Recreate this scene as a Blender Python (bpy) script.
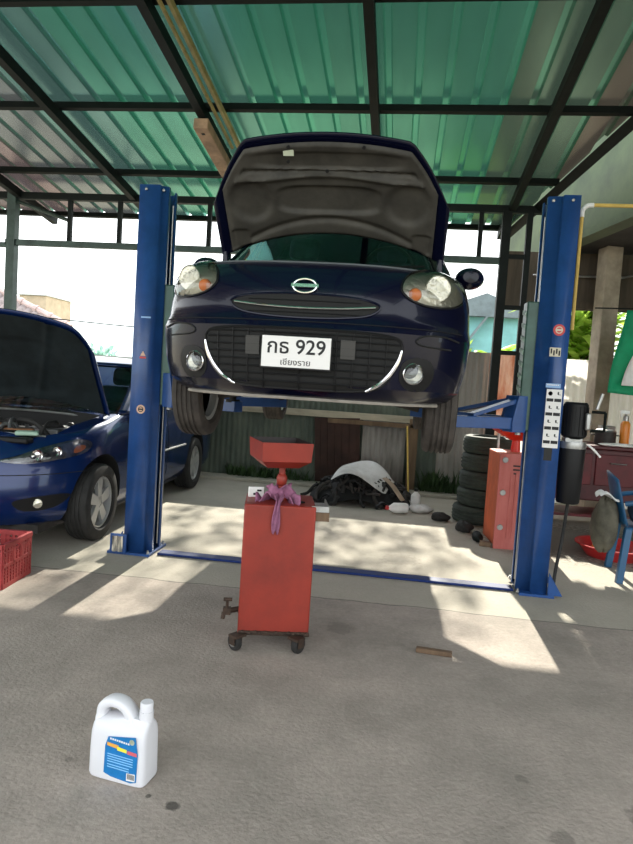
import bpy, bmesh, math, random
from math import sin, cos, pi, radians as R
from mathutils import Vector, Matrix, noise
random.seed(7)
for o in list(bpy.data.objects): bpy.data.objects.remove(o)
S = bpy.context.scene
COL = S.collection

# ------------------------------------------------------------------ camera, sky, sun, exposure
CAM = dict(H=1.417, pitch=-3.628, roll=3.685, yaw=7.311, f=634.0)
cd = bpy.data.cameras.new('camera'); cam = bpy.data.objects.new('camera', cd); COL.objects.link(cam)
cd.sensor_fit = 'VERTICAL'; cd.sensor_height = 36; cd.lens = CAM['f']/844*36
cd.clip_start = .05; cd.clip_end = 400
y_, p_, r_ = R(CAM['yaw']), R(CAM['pitch']), R(CAM['roll'])
fw = Vector((-sin(y_)*cos(p_), cos(y_)*cos(p_), sin(p_))); rt = Vector((cos(y_), sin(y_), 0)); up = rt.cross(fw)
rt2 = rt*cos(r_)+up*sin(r_); up2 = up*cos(r_)-rt*sin(r_)
m = Matrix((rt2, up2, -fw)).transposed().to_4x4(); m.translation = (0, 0, CAM['H'])
cam.matrix_world = m
S.camera = cam

W = bpy.data.worlds.new('sky'); S.world = W; W.use_nodes = True
nt = W.node_tree; nt.nodes.clear()
out = nt.nodes.new('ShaderNodeOutputWorld'); bg = nt.nodes.new('ShaderNodeBackground')
tc = nt.nodes.new('ShaderNodeTexCoord'); sp = nt.nodes.new('ShaderNodeSeparateXYZ'); cr = nt.nodes.new('ShaderNodeValToRGB')
nt.links.new(tc.outputs['Generated'], sp.inputs[0]); nt.links.new(sp.outputs['Z'], cr.inputs[0])
cr.color_ramp.elements[0].position = 0.0; cr.color_ramp.elements[0].color = (.82, .96, .93, 1)
cr.color_ramp.elements[1].position = 0.12; cr.color_ramp.elements[1].color = (.97, 1, 1, 1)
e = cr.color_ramp.elements.new(.55); e.color = (.90, .94, 1, 1)
nt.links.new(cr.outputs[0], bg.inputs[0]); bg.inputs[1].default_value = 1.5
nt.links.new(bg.outputs[0], out.inputs[0])

sl = bpy.data.lights.new('sun', 'SUN'); sun = bpy.data.objects.new('sun', sl); COL.objects.link(sun)
sl.energy = 6.5; sl.angle = R(.7); sl.color = (1, .95, .82)
EL = R(33.5)
sun.rotation_euler = Vector((R(1)*0, -cos(EL), -sin(EL))).to_track_quat('-Z', 'Y').to_euler()
sun.location = (0, 12, 9)
S.view_settings.view_transform = 'Standard'; S.view_settings.look = 'None'
S.view_settings.exposure = 0.85; S.view_settings.gamma = 1.0
try: S.view_settings.use_curve_mapping = False
except Exception: pass

# ------------------------------------------------------------------ materials
MATS = {}
def mat(name, col, rough=.6, metal=0.0, var=.0, scale=6.0, col2=None, coat=0.0, bump=0.0, bscale=None, stretch=None, spec=None, sheen=0):
    if name in MATS: return MATS[name]
    M = bpy.data.materials.new(name); M.use_nodes = True; n = M.node_tree; b = n.nodes['Principled BSDF']
    b.inputs['Base Color'].default_value = (*col, 1); b.inputs['Roughness'].default_value = rough; b.inputs['Metallic'].default_value = metal
    if coat: b.inputs['Coat Weight'].default_value = coat; b.inputs['Coat Roughness'].default_value = .04
    if spec is not None: b.inputs['Specular IOR Level'].default_value = spec
    t = None
    if var or col2 or bump:
        t = n.nodes.new('ShaderNodeTexCoord'); mp = n.nodes.new('ShaderNodeMapping')
        n.links.new(t.outputs['Object'], mp.inputs[0])
        if stretch: mp.inputs['Scale'].default_value = stretch
        no = n.nodes.new('ShaderNodeTexNoise'); no.inputs['Scale'].default_value = scale; no.inputs['Detail'].default_value = 7; no.inputs['Roughness'].default_value = .65
        n.links.new(mp.outputs[0], no.inputs['Vector'])
        rp = n.nodes.new('ShaderNodeValToRGB'); c2 = col2 or tuple(c*(1-var) for c in col); c1 = col if col2 else tuple(min(1, c*(1+var)) for c in col)
        rp.color_ramp.elements[0].position = .36; rp.color_ramp.elements[0].color = (*c2, 1)
        rp.color_ramp.elements[1].position = .64; rp.color_ramp.elements[1].color = (*c1, 1)
        n.links.new(no.outputs['Fac'], rp.inputs[0]); n.links.new(rp.outputs[0], b.inputs['Base Color'])
        if bump:
            bp = n.nodes.new('ShaderNodeBump'); bp.inputs['Strength'].default_value = bump; bp.inputs['Distance'].default_value = .01
            n2 = n.nodes.new('ShaderNodeTexNoise'); n2.inputs['Scale'].default_value = bscale or scale*4; n2.inputs['Detail'].default_value = 4
            n.links.new(mp.outputs[0], n2.inputs['Vector']); n.links.new(n2.outputs['Fac'], bp.inputs['Height']); n.links.new(bp.outputs[0], b.inputs['Normal'])
    MATS[name] = M
    return M
def glassmat(name, tint=(.9, .95, .95), gloss=.12, rough=.02):
    M = bpy.data.materials.new(name); M.use_nodes = True; n = M.node_tree; n.nodes.clear()
    o = n.nodes.new('ShaderNodeOutputMaterial'); mx = n.nodes.new('ShaderNodeMixShader'); tr = n.nodes.new('ShaderNodeBsdfTransparent'); gl = n.nodes.new('ShaderNodeBsdfGlossy')
    lw = n.nodes.new('ShaderNodeFresnel'); lw.inputs[0].default_value = 1.45
    ma = n.nodes.new('ShaderNodeMath'); ma.operation = 'ADD'; ma.inputs[1].default_value = gloss; ma.use_clamp = True
    tr.inputs[0].default_value = (*tint, 1); gl.inputs['Roughness'].default_value = rough
    n.links.new(lw.outputs[0], ma.inputs[0]); n.links.new(ma.outputs[0], mx.inputs[0]); n.links.new(tr.outputs[0], mx.inputs[1]); n.links.new(gl.outputs[0], mx.inputs[2]); n.links.new(mx.outputs[0], o.inputs[0])
    MATS[name] = M; return M
def thin(M, trans):   # a thin sheet or leaf lets some light through
    n = M.node_tree; b = n.nodes['Principled BSDF']; o = n.nodes['Material Output']
    t = n.nodes.new('ShaderNodeBsdfTranslucent'); mx = n.nodes.new('ShaderNodeMixShader'); mx.inputs[0].default_value = trans
    src = b.inputs['Base Color'].links[0].from_socket
    n.links.new(src, t.inputs[0]); n.links.new(b.outputs[0], mx.inputs[1]); n.links.new(t.outputs[0], mx.inputs[2]); n.links.new(mx.outputs[0], o.inputs[0])
    return M
def leafmat(name, c1, c2, trans=.45): return thin(mat(name, c1, .55, 0, 0, 3.0, c2), trans)

def concrete():
    M = mat('concrete floor', (.45, .385, .335), .85, 0, 0, 1.6, (.30, .264, .228), bump=.5, bscale=60, spec=.25)
    n = M.node_tree; b = n.nodes['Principled BSDF']; src = b.inputs['Base Color'].links[0].from_socket
    tcn = [x for x in n.nodes if x.type == 'TEX_COORD'][0]
    def math(op, a, bb=None, c=None, clamp=False):
        k = n.nodes.new('ShaderNodeMath'); k.operation = op; k.use_clamp = clamp
        for i, v in enumerate((a, bb, c)):
            if v is None: continue
            if isinstance(v, (int, float)): k.inputs[i].default_value = v
            else: n.links.new(v, k.inputs[i])
        return k.outputs[0]
    sx = n.nodes.new('ShaderNodeSeparateXYZ'); n.links.new(tcn.outputs['Object'], sx.inputs[0]); X, Y = sx.outputs[0], sx.outputs[1]
    def nz(scale, detail=5, rough=.6):
        k = n.nodes.new('ShaderNodeTexNoise'); k.inputs['Scale'].default_value = scale; k.inputs['Detail'].default_value = detail; k.inputs['Roughness'].default_value = rough
        n.links.new(tcn.outputs['Object'], k.inputs['Vector']); return k.outputs['Fac']
    def mixc(fac, base, col, mode='MIX'):
        k = n.nodes.new('ShaderNodeMix'); k.data_type = 'RGBA'; k.blend_type = mode
        n.links.new(fac, k.inputs[0]); n.links.new(base, k.inputs[6]); k.inputs[7].default_value = (*col, 1); return k.outputs[2]
    # fine speckle
    f = math('SUBTRACT', nz(38, 6, .8), .5); f = math('MULTIPLY_ADD', f, 2.6, .35, True)
    c = mixc(math('MULTIPLY', f, .5), src, (.15, .135, .115))
    f = math('MULTIPLY_ADD', math('SUBTRACT', nz(9, 7, .75), .54), 6, 0, True); c = mixc(math('MULTIPLY', f, .45), c, (.44, .40, .34))
    # blotches of worn screed
    f = math('MULTIPLY_ADD', math('SUBTRACT', nz(4.5, 8, .7), .56), 7, 0, True); c = mixc(math('MULTIPLY', f, .45), c, (.18, .165, .14))
    # far slab beyond the joint is a paler pour
    f = math('MULTIPLY_ADD', math('SUBTRACT', Y, 4.09), 40, .5, True); c = mixc(math('MULTIPLY', f, .5), c, (.48, .455, .37))
    # cracked joint along X between the pours
    w = math('MULTIPLY', math('SUBTRACT', nz(3, 4), .5), .09)
    d = math('ABSOLUTE', math('ADD', math('SUBTRACT', Y, 4.09), w)); f = math('MULTIPLY_ADD', d, -120, 1.3, True); c = mixc(math('MULTIPLY', f, .75), c, (.10, .095, .085))
    # drips of oil; last three broad patches paint in the right-back shade
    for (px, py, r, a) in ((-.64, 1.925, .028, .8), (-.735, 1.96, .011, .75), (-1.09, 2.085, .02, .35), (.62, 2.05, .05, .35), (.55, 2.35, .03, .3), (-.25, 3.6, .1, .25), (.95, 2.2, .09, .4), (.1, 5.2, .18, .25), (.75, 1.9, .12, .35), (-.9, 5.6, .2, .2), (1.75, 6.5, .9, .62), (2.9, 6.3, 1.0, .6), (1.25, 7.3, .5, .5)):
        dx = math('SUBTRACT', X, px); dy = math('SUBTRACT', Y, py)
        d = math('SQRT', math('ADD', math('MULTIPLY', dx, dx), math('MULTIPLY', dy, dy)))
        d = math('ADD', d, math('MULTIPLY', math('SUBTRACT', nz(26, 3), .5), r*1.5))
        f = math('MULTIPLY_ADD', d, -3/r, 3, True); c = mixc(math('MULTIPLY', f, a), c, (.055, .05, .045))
    n.links.new(c, b.inputs['Base Color'])
    return M

def roofmat():
    M = bpy.data.materials.new('roof sheet'); M.use_nodes = True; n = M.node_tree; b = n.nodes['Principled BSDF']; o = n.nodes['Material Output']
    tcn = n.nodes.new('ShaderNodeTexCoord'); sx = n.nodes.new('ShaderNodeSeparateXYZ'); n.links.new(tcn.outputs['Object'], sx.inputs[0])
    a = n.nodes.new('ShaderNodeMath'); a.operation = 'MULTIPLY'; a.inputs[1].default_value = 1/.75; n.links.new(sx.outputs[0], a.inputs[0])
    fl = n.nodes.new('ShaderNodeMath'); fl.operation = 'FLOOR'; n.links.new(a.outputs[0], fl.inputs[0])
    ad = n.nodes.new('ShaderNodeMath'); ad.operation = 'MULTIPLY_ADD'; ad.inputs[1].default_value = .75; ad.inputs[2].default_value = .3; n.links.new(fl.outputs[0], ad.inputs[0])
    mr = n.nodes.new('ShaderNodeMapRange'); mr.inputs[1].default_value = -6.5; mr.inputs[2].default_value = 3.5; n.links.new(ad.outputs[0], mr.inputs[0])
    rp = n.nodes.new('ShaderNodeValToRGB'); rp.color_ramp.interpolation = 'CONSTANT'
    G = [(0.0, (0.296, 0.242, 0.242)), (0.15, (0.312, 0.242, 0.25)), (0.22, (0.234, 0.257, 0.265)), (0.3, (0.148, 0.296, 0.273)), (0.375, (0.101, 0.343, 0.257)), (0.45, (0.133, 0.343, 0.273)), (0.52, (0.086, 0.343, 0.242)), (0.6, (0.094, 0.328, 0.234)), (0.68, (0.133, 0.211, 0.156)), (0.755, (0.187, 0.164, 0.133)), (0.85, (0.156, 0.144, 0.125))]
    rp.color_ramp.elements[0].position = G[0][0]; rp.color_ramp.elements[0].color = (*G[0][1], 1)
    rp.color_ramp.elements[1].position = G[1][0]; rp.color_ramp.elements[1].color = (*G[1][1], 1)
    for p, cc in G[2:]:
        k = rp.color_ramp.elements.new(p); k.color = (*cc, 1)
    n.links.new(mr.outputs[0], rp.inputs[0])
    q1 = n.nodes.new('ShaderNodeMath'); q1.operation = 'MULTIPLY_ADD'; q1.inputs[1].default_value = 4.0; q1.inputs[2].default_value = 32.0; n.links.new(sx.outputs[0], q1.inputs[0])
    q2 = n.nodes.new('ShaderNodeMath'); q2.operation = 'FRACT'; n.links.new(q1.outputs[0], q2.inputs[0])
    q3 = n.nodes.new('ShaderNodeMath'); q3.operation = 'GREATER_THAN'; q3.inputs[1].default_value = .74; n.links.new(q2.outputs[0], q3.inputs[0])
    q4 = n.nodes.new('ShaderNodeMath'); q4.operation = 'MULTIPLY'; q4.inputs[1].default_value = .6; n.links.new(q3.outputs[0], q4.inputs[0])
    rx = n.nodes.new('ShaderNodeMix'); rx.data_type = 'RGBA'; n.links.new(q4.outputs[0], rx.inputs[0]); n.links.new(rp.outputs[0], rx.inputs[6]); rx.inputs[7].default_value = (.12, .55, .36, 1)  # rib strips coloured green to paint in green reflections on the sheets
    no = n.nodes.new('ShaderNodeTexNoise'); no.inputs['Scale'].default_value = 3; no.inputs['Detail'].default_value = 6
    mp = n.nodes.new('ShaderNodeMapping'); mp.inputs['Scale'].default_value = (3, .5, 1); n.links.new(tcn.outputs['Object'], mp.inputs[0]); n.links.new(mp.outputs[0], no.inputs['Vector'])
    mx = n.nodes.new('ShaderNodeMix'); mx.data_type = 'RGBA'; mx.blend_type = 'MULTIPLY'; mx.inputs[0].default_value = .5
    n.links.new(rx.outputs[2], mx.inputs[6]); n.links.new(no.outputs['Fac'], mx.inputs[7])
    n.links.new(mx.outputs[2], b.inputs['Base Color']); b.inputs['Metallic'].default_value = .88; b.inputs['Roughness'].default_value = .26
    t = n.nodes.new('ShaderNodeBsdfTranslucent'); n.links.new(rp.outputs[0], t.inputs[0])
    ms = n.nodes.new('ShaderNodeMixShader'); ms.inputs[0].default_value = .06
    n.links.new(b.outputs[0], ms.inputs[1]); n.links.new(t.outputs[0], ms.inputs[2]); n.links.new(ms.outputs[0], o.inputs[0])
    MATS['roof'] = M; return M

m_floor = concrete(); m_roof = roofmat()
m_ground = mat('dirt', (.30, .27, .2), .95, 0, .3, 2)
m_black = mat('black steel', (.006, .009, .008), .6, 0, .3, 8, spec=.2)
m_greensteel = mat('grey green steel', (.045, .07, .06), .5, .3, .3, 6)
m_navy = mat('navy paint', (.003, .004, .016), .22, 0, coat=.3, spec=.2)
m_blue = mat('blue car paint', (.004, .020, .10), .22, .3, coat=.5)
m_lift = mat('blue lift paint', (.016, .066, .225), .38, 0, .16, 5, coat=.15)
m_rubber = mat('rubber', (.018, .017, .016), .8, 0, .4, 12)
m_dusty = mat('dusty rubber', (.05, .042, .036), .85, 0, .4, 9)
m_plastic = mat('black plastic', (.007, .007, .008), .5, spec=.3)
m_dark = mat('dark void', (.006, .006, .006), .8)
m_under = mat('underbody', (.035, .030, .026), .8, .1, .4, 7)
m_hoodin = mat('hood underside', (.050, .046, .038), .65, .1, .35, 5)
m_chrome = mat('chrome', (.85, .85, .86), .10, 1)
m_alloy = mat('alloy', (.50, .50, .49), .32, .35)
m_steel = mat('steel', (.42, .42, .41), .4, .8, .2, 9)
m_lens = glassmat('clear lens', (.95, .95, .95), .05)
m_glass = glassmat('car glass', (.72, .80, .78), .0)
m_reflector = mat('lamp reflector', (.62, .60, .50), .3, .85, bump=.9, bscale=38)
m_amber = mat('amber lens', (.45, .13, .035), .3)
m_white = mat('white plate', (.80, .78, .76), .5)
m_ink = mat('black ink', (.008, .008, .009), .6)
m_red = mat('red paint', (.30, .028, .014), .5, 0, 0, 3.5, (.20, .020, .011), bump=.12, bscale=14)
m_redin = mat('blackish red', (.014, .006, .005), .5, 0, .4, 6)
m_pink = mat('faded red paint', (.58, .17, .15), .6, 0, 0, 5, (.46, .10, .08), stretch=(1, 1, .3))
m_orange = mat('orange red paint', (.50, .10, .035), .55, 0, .2, 4)
m_brightred = mat('bright red paint', (.65, .03, .015), .35, 0, .12, 5)
m_rust = mat('oily rust', (.05, .03, .02), .7, .3, .5, 18)
m_jug = mat('white plastic', (.72, .72, .75), .35, 0, .02, 4)
m_label = mat('blue label', (.006, .17, .45), .4, 0, .08, 25)
m_lab2 = mat('label orange', (.80, .38, .06), .4); m_lab3 = mat('label yellow', (.85, .75, .06), .4); m_lab4 = mat('label red', (.65, .12, .15), .4); m_lab5 = mat('label pale blue', (.25, .55, .85), .4); m_lab6 = mat('label cream', (.6, .65, .5), .4)
m_crate = mat('crate red', (.34, .04, .04), .5, 0, .2, 8)
m_wood = mat('old wood', (.22, .14, .08), .8, 0, 0, 6, (.10, .06, .035), stretch=(1, 1, .15))
m_plank = mat('pale plank', (.42, .37, .28), .8, 0, .3, 5, stretch=(.2, 1, 1))
m_brown = mat('brown sheet', (.055, .024, .017), .7, .1, .35, 4)
m_fgreen = mat('grey green sheet', (.15, .175, .135), .65, .2, 0, 2.2, (.08, .10, .08), stretch=(1.5, 1, .5))
m_fgrey = mat('grey sheet', (.34, .31, .28), .6, .2, .25, 2.5, stretch=(1.5, 1, .4))
m_fpale = mat('pale sheet', (.62, .58, .54), .6, 0, .14, 2.5, stretch=(1.5, 1, .4)); thin(m_fpale, .6)
m_frust = mat('rusted sheet', (.70, .58, .50), .7, 0, 0, 4, (.50, .26, .17), stretch=(1.6, 1, .5)); thin(m_frust, .45)
m_fdark = mat('dark green fence', (.07, .10, .075), .8, 0, .3, 3)
m_cap = mat('white coping', (.70, .72, .68), .8, 0, .08, 5)
m_fascia = mat('mossy render', (.135, .175, .10), .85, 0, 0, 2.0, (.095, .12, .08))
m_board = mat('dark boards', (.085, .065, .045), .8, 0, .25, 4, stretch=(4, 1, .4))
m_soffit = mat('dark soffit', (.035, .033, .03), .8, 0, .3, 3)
m_col = mat('concrete column', (.40, .33, .25), .85, 0, .22, 5, bump=.3)
m_tarp = thin(mat('green tarp', (.01, .42, .20), .6, 0, .15, 4), .35)
m_tile = mat('roof tile', (.30, .25, .24), .8, 0, .25, 14)
m_ridge = mat('ridge tile', (.55, .42, .40), .8, 0, .15, 6)
m_beige = mat('beige render', (.55, .44, .30), .85, 0, .12, 4)
m_slate = mat('grey blue render', (.16, .2, .22), .8, 0, .2, 4)
m_teal = mat('teal house paint', (.22, .50, .52), .7, 0, .12, 3)
m_leaf = leafmat('bright leaves', (.50, .66, .12), (.24, .42, .05), .5)
m_leafd = leafmat('dark leaves', (.07, .13, .04), (.03, .06, .02), .25)
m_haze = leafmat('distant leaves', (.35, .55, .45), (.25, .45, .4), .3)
m_bark = mat('bark', (.16, .11, .07), .9, 0, .3, 8)
m_yellow = mat('yellow conduit', (.62, .42, .10), .5, 0, .1, 8)
m_maroon = mat('maroon paint', (.075, .006, .010), .45, 0, .35, 4)
m_chair = mat('blue chair plastic', (.012, .085, .19), .35, 0, .05, 5)
m_cloth = mat('khaki cloth', (.10, .092, .068), .95, 0, .3, 10)
m_navycloth = mat('dark blue cloth', (.02, .035, .06), .95, 0, .3, 10)
m_purple = mat('purple rag', (.28, .11, .19), .95, 0, .3, 14)
m_pinkcloth = mat('pink cloth', (.62, .30, .24), .95, 0, .2, 8)
m_paper = mat('white paper', (.8, .79, .76), .8, 0, .06, 8)
m_greysheet = mat('dirty white panel', (.72, .71, .69), .6, 0, 0, 2.5, (.42, .40, .37))
m_orangeb = mat('orange bottle', (.75, .24, .03), .35)
m_pot = mat('sooty pot', (.04, .035, .033), .6, .3, .3, 9)
m_carriage = mat('grey green carriage', (.045, .10, .08), .4, .1, .2, 6)
m_sticker = mat('red sticker', (.55, .05, .05), .5); m_sticker2 = mat('cream sticker', (.6, .55, .42), .5); m_sticker3 = mat('pale blue sticker', (.25, .42, .7), .5); m_sticker4 = mat('peach sticker', (.65, .42, .3), .5)
m_engine = mat('engine grey', (.10, .10, .10), .4, .5, .4, 12)
m_copper = mat('rusty metal', (.30, .14, .07), .6, .4, .3, 12)
m_red2 = mat('red plastic', (.5, .03, .03), .4)

# ------------------------------------------------------------------ helpers
class MB:
    def __init__(s): s.bm = bmesh.new(); s.mi = 0; s.mats = []
    def use(s, m):
        if m not in s.mats: s.mats.append(m)
        s.mi = s.mats.index(m); return s
    def face(s, vs):
        try: f = s.bm.faces.new(vs); f.material_index = s.mi; f.smooth = True; return f
        except ValueError: return None
    def V(s, p): return s.bm.verts.new(p)
    def box(s, c, d, rot=None, taper=1.0, top=None):
        vs = []
        for z in (-1, 1):
            k = taper if z > 0 else 1
            for x, y in ((-1, -1), (1, -1), (1, 1), (-1, 1)):
                v = Vector((x*d[0]/2*k, y*d[1]/2*k, z*d[2]/2))
                if rot is not None: v = rot @ v
                vs.append(s.V(v+Vector(c)))
        for f in ((3, 2, 1, 0), (4, 5, 6, 7), (0, 1, 5, 4), (1, 2, 6, 5), (2, 3, 7, 6), (3, 0, 4, 7)): s.face([vs[i] for i in f])
        return s
    def tube(s, pts, r, n=8, closed=False, caps=True):
        pts = [Vector(p) for p in pts]; rings = []; N = len(pts); up = None
        for i, p in enumerate(pts):
            a = pts[i-1] if (i > 0 or closed) else p; b = pts[(i+1) % N] if (i < N-1 or closed) else p
            t = (b-a); t = t.normalized() if t.length > 1e-9 else Vector((0, 0, 1))
            if up is None: up = Vector((0, 0, 1)) if abs(t.z) < .9 else Vector((1, 0, 0))
            u = t.cross(up); u = u.normalized() if u.length > 1e-6 else t.orthogonal().normalized()
            up = u.cross(t).normalized()
            rr = r[i] if isinstance(r, (list, tuple)) else r
            rings.append([s.V(p+(u*cos(2*pi*k/n)+up*sin(2*pi*k/n))*rr) for k in range(n)])
        M = N if closed else N-1
        for i in range(M):
            A, B = rings[i], rings[(i+1) % N]
            for k in range(n): s.face([A[k], A[(k+1) % n], B[(k+1) % n], B[k]])
        if caps and not closed:
            s.face(rings[0][::-1]); s.face(rings[-1])
        return s
    def cyl(s, p0, p1, r0, r1=None, n=20): return s.tube([p0, p1], [r0, r0 if r1 is None else r1], n)
    def lathe(s, prof, o=(0, 0, 0), ax='z', n=24, close=False):
        rings = []
        for (r, h) in prof:
            ring = []
            for k in range(n):
                a = 2*pi*k/n; c, d = r*cos(a), r*sin(a)
                p = {'z': (c, d, h), 'x': (h, c, d), 'y': (d, h, c)}[ax]
                ring.append(s.V(Vector(p)+Vector(o)))
            rings.append(ring)
        L = len(rings); M = L if close else L-1
        for i in range(M):
            A, B = rings[i], rings[(i+1) % L]
            for k in range(n): s.face([A[k], A[(k+1) % n], B[(k+1) % n], B[k]])
        if not close: s.face(rings[0][::-1]); s.face(rings[-1])
        return s
    def grid(s, f, nu, nv, cu=False):
        g = [[s.V(f(i/nu, j/nv)) for j in range(nv+1)] for i in range(nu+(0 if cu else 1))]
        for i in range(nu):
            for j in range(nv):
                s.face([g[i][j], g[(i+1) % len(g)][j], g[(i+1) % len(g)][j+1], g[i][j+1]])
        return s
    def prism(s, poly, fn, w0, w1):
        A = [s.V(fn(u, v, w0)) for u, v in poly]; B = [s.V(fn(u, v, w1)) for u, v in poly]; n = len(poly)
        s.face(A[::-1]); s.face(B)
        for i in range(n): s.face([A[i], A[(i+1) % n], B[(i+1) % n], B[i]])
        return s
    def build(s, name, m=None, parent=None, loc=None, rot=None, angle=35, bevel=0, seg=2, solid=0, sub=0, kind=None, label=None, fix=True):
        if fix: bmesh.ops.recalc_face_normals(s.bm, faces=s.bm.faces)
        me = bpy.data.meshes.new(name); s.bm.to_mesh(me); s.bm.free()
        for mm in (s.mats or [m]): me.materials.append(mm)
        try: me.set_sharp_from_angle(angle=R(angle))
        except Exception: pass
        o = bpy.data.objects.new(name, me); COL.objects.link(o)
        if parent is not None: o.parent = parent
        if loc is not None: o.location = loc
        if rot is not None: o.rotation_euler = rot
        if solid: k = o.modifiers.new('s', 'SOLIDIFY'); k.thickness = solid; k.offset = 0
        if bevel: k = o.modifiers.new('b', 'BEVEL'); k.width = bevel; k.segments = seg; k.limit_method = 'ANGLE'; k.angle_limit = R(40)
        if sub: k = o.modifiers.new('d', 'SUBSURF'); k.levels = sub; k.render_levels = sub
        if kind: o['kind'] = kind
        if label: o['label'] = label
        return o
def thing(name, label, cat, loc=(0, 0, 0), rz=0, group=None):
    o = bpy.data.objects.new(name, None); COL.objects.link(o); o.empty_display_size = .1
    o.location = loc; o.rotation_euler = (0, 0, rz); o['label'] = label; o['category'] = cat
    if group: o['group'] = group
    return o
def tag(o, label, cat, group=None, kind=None):
    o['label'] = label; o['category'] = cat
    if group: o['group'] = group
    if kind: o['kind'] = kind
    return o
def boxo(name, c, d, m, parent=None, bevel=0, rot=None, kind=None, label=None):
    return MB().box(c, d, rot).build(name, m, parent, bevel=bevel, kind=kind, label=label)
def text(s, size, M4, m, name, parent, thick=.0008, sx=1.0, bold=.012, align='CENTER'):
    c = bpy.data.curves.new(name, 'FONT'); c.body = s; c.size = size; c.extrude = thick; c.offset = size*bold; c.align_x = align; c.align_y = 'CENTER'
    t = bpy.data.objects.new('tmp', c); COL.objects.link(t)
    bpy.context.view_layer.update()
    me = bpy.data.meshes.new_from_object(t.evaluated_get(bpy.context.evaluated_depsgraph_get()))
    bpy.data.objects.remove(t); bpy.data.curves.remove(c)
    me.transform(M4 @ Matrix.Diagonal((sx, 1, 1, 1))); me.materials.clear(); me.materials.append(m)
    o = bpy.data.objects.new(name, me); COL.objects.link(o); o.parent = parent
    return o
def FRONT(x, y, z):   # text facing -Y, standing upright
    return Matrix.Translation((x, y, z)) @ Matrix.Rotation(pi/2, 4, 'X')
def boolean(o, cutters):
    for c in cutters:
        c.parent = o.parent; k = o.modifiers.new('cut', 'BOOLEAN'); k.operation = 'DIFFERENCE'; k.object = c; k.solver = 'EXACT'; k.material_mode = 'TRANSFER'
    bpy.context.view_layer.update()
    me = bpy.data.meshes.new_from_object(o.evaluated_get(bpy.context.evaluated_depsgraph_get()))
    o.modifiers.clear(); o.data = me
    for c in cutters: bpy.data.objects.remove(c)
    try: me.set_sharp_from_angle(angle=R(32))
    except Exception: pass
    return o
def smooth_closed(poly, k=5):
    n = len(poly); o = []
    for i in range(n):
        p0, p1, p2, p3 = (Vector(poly[(i+j-1) % n]) for j in range(4))
        for t in range(k):
            t /= k
            o.append(tuple(.5*((2*p1)+(p2-p0)*t+(2*p0-5*p1+4*p2-p3)*t*t+(3*p1-p0-3*p2+p3)*t**3)))
    return o
def dense(poly, k=4):
    n = len(poly); return [tuple(Vector(poly[i]).lerp(Vector(poly[(i+1) % n]), t/k)) for i in range(n) for t in range(k)]
def spline(pts, k=6):
    pts = [Vector(p) for p in pts]; o = []
    for i in range(len(pts)-1):
        p0 = pts[max(i-1, 0)]; p1 = pts[i]; p2 = pts[i+1]; p3 = pts[min(i+2, len(pts)-1)]
        for t in range(k):
            t /= k; o.append(.5*((2*p1)+(p2-p0)*t+(2*p0-5*p1+4*p2-p3)*t*t+(3*p1-p0-3*p2+p3)*t**3))
    return o+[pts[-1]]
class Shell:   # a car body described by plan outlines at rising heights
    def __init__(s, rows): s.rows = rows
    def at(s, z):
        r = s.rows
        if z <= r[0][0]: return r[0][1:]
        for a, b in zip(r, r[1:]):
            if z <= b[0]:
                t = (z-a[0])/(b[0]-a[0]); return tuple(p+(q-p)*t for p, q in zip(a[1:], b[1:]))
        return r[-1][1:]
    def F(s, x, z):
        w, yn, d, n, m, yr, dr = s.at(z); k = min(abs(x)/w, 1)
        return yn+d*(1-(1-k**n)**(1/m))
    def SX(s, y, z):
        w, yn, d, n, m, yr, dr = s.at(z)
        if y < yn+d: k = max(0, min(1, (yn+d-y)/d)); return w*(1-k**m)**(1/n)
        if y > yr-dr: k = max(0, min(1, (y-yr+dr)/dr)); return w*(1-k**3)**(1/3)
        return w
    def front(s, x, z, off=0):
        e = .004; fx = (s.F(x+e, z)-s.F(x-e, z))/(2*e); fz = (s.F(x, z+e)-s.F(x, z-e))/(2*e)
        n = Vector((fx, -1, fz)).normalized(); return Vector((x, s.F(x, z), z))+n*off
    def side(s, sg):
        def f(y, z, off=0):
            e = .004; fy = (s.SX(y+e, z)-s.SX(y-e, z))/(2*e); fz = (s.SX(y, z+e)-s.SX(y, z-e))/(2*e)
            n = Vector((1, -fy, -fz)).normalized(); p = Vector((s.SX(y, z), y, z))+n*off
            return Vector((sg*p.x, p.y, p.z))
        return f
    def loop(s, z, q=14, st=16, rq=10):
        w, yn, d, n, m, yr, dr = s.at(z); P = []
        for i in range(q+1):
            t = pi/2*i/q; P.append((w*sin(t)**(2/n), yn+d*(1-cos(t)**(2/m))))
        for i in range(1, st): P.append((w, yn+d+(yr-dr-yn-d)*i/st))
        for i in range(rq+1):
            t = pi/2*i/rq; P.append((w*max(0, cos(t))**(2/3), yr-dr+dr*sin(t)**(2/3)))
        return P+[(-x, y) for x, y in P[-2:0:-1]]
    def body(s, zs, name, m, parent, caps=(True, True)):
        b = MB(); rings = [[b.V((x, y, z)) for x, y in s.loop(z)] for z in zs]; n = len(rings[0])
        for A, B in zip(rings, rings[1:]):
            for k in range(n): b.face([A[k], A[(k+1) % n], B[(k+1) % n], B[k]])
        if caps[0]: b.face(rings[0][::-1])
        if caps[1]: b.face(rings[-1])
        return b.build(name, m, parent, angle=32)
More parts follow.
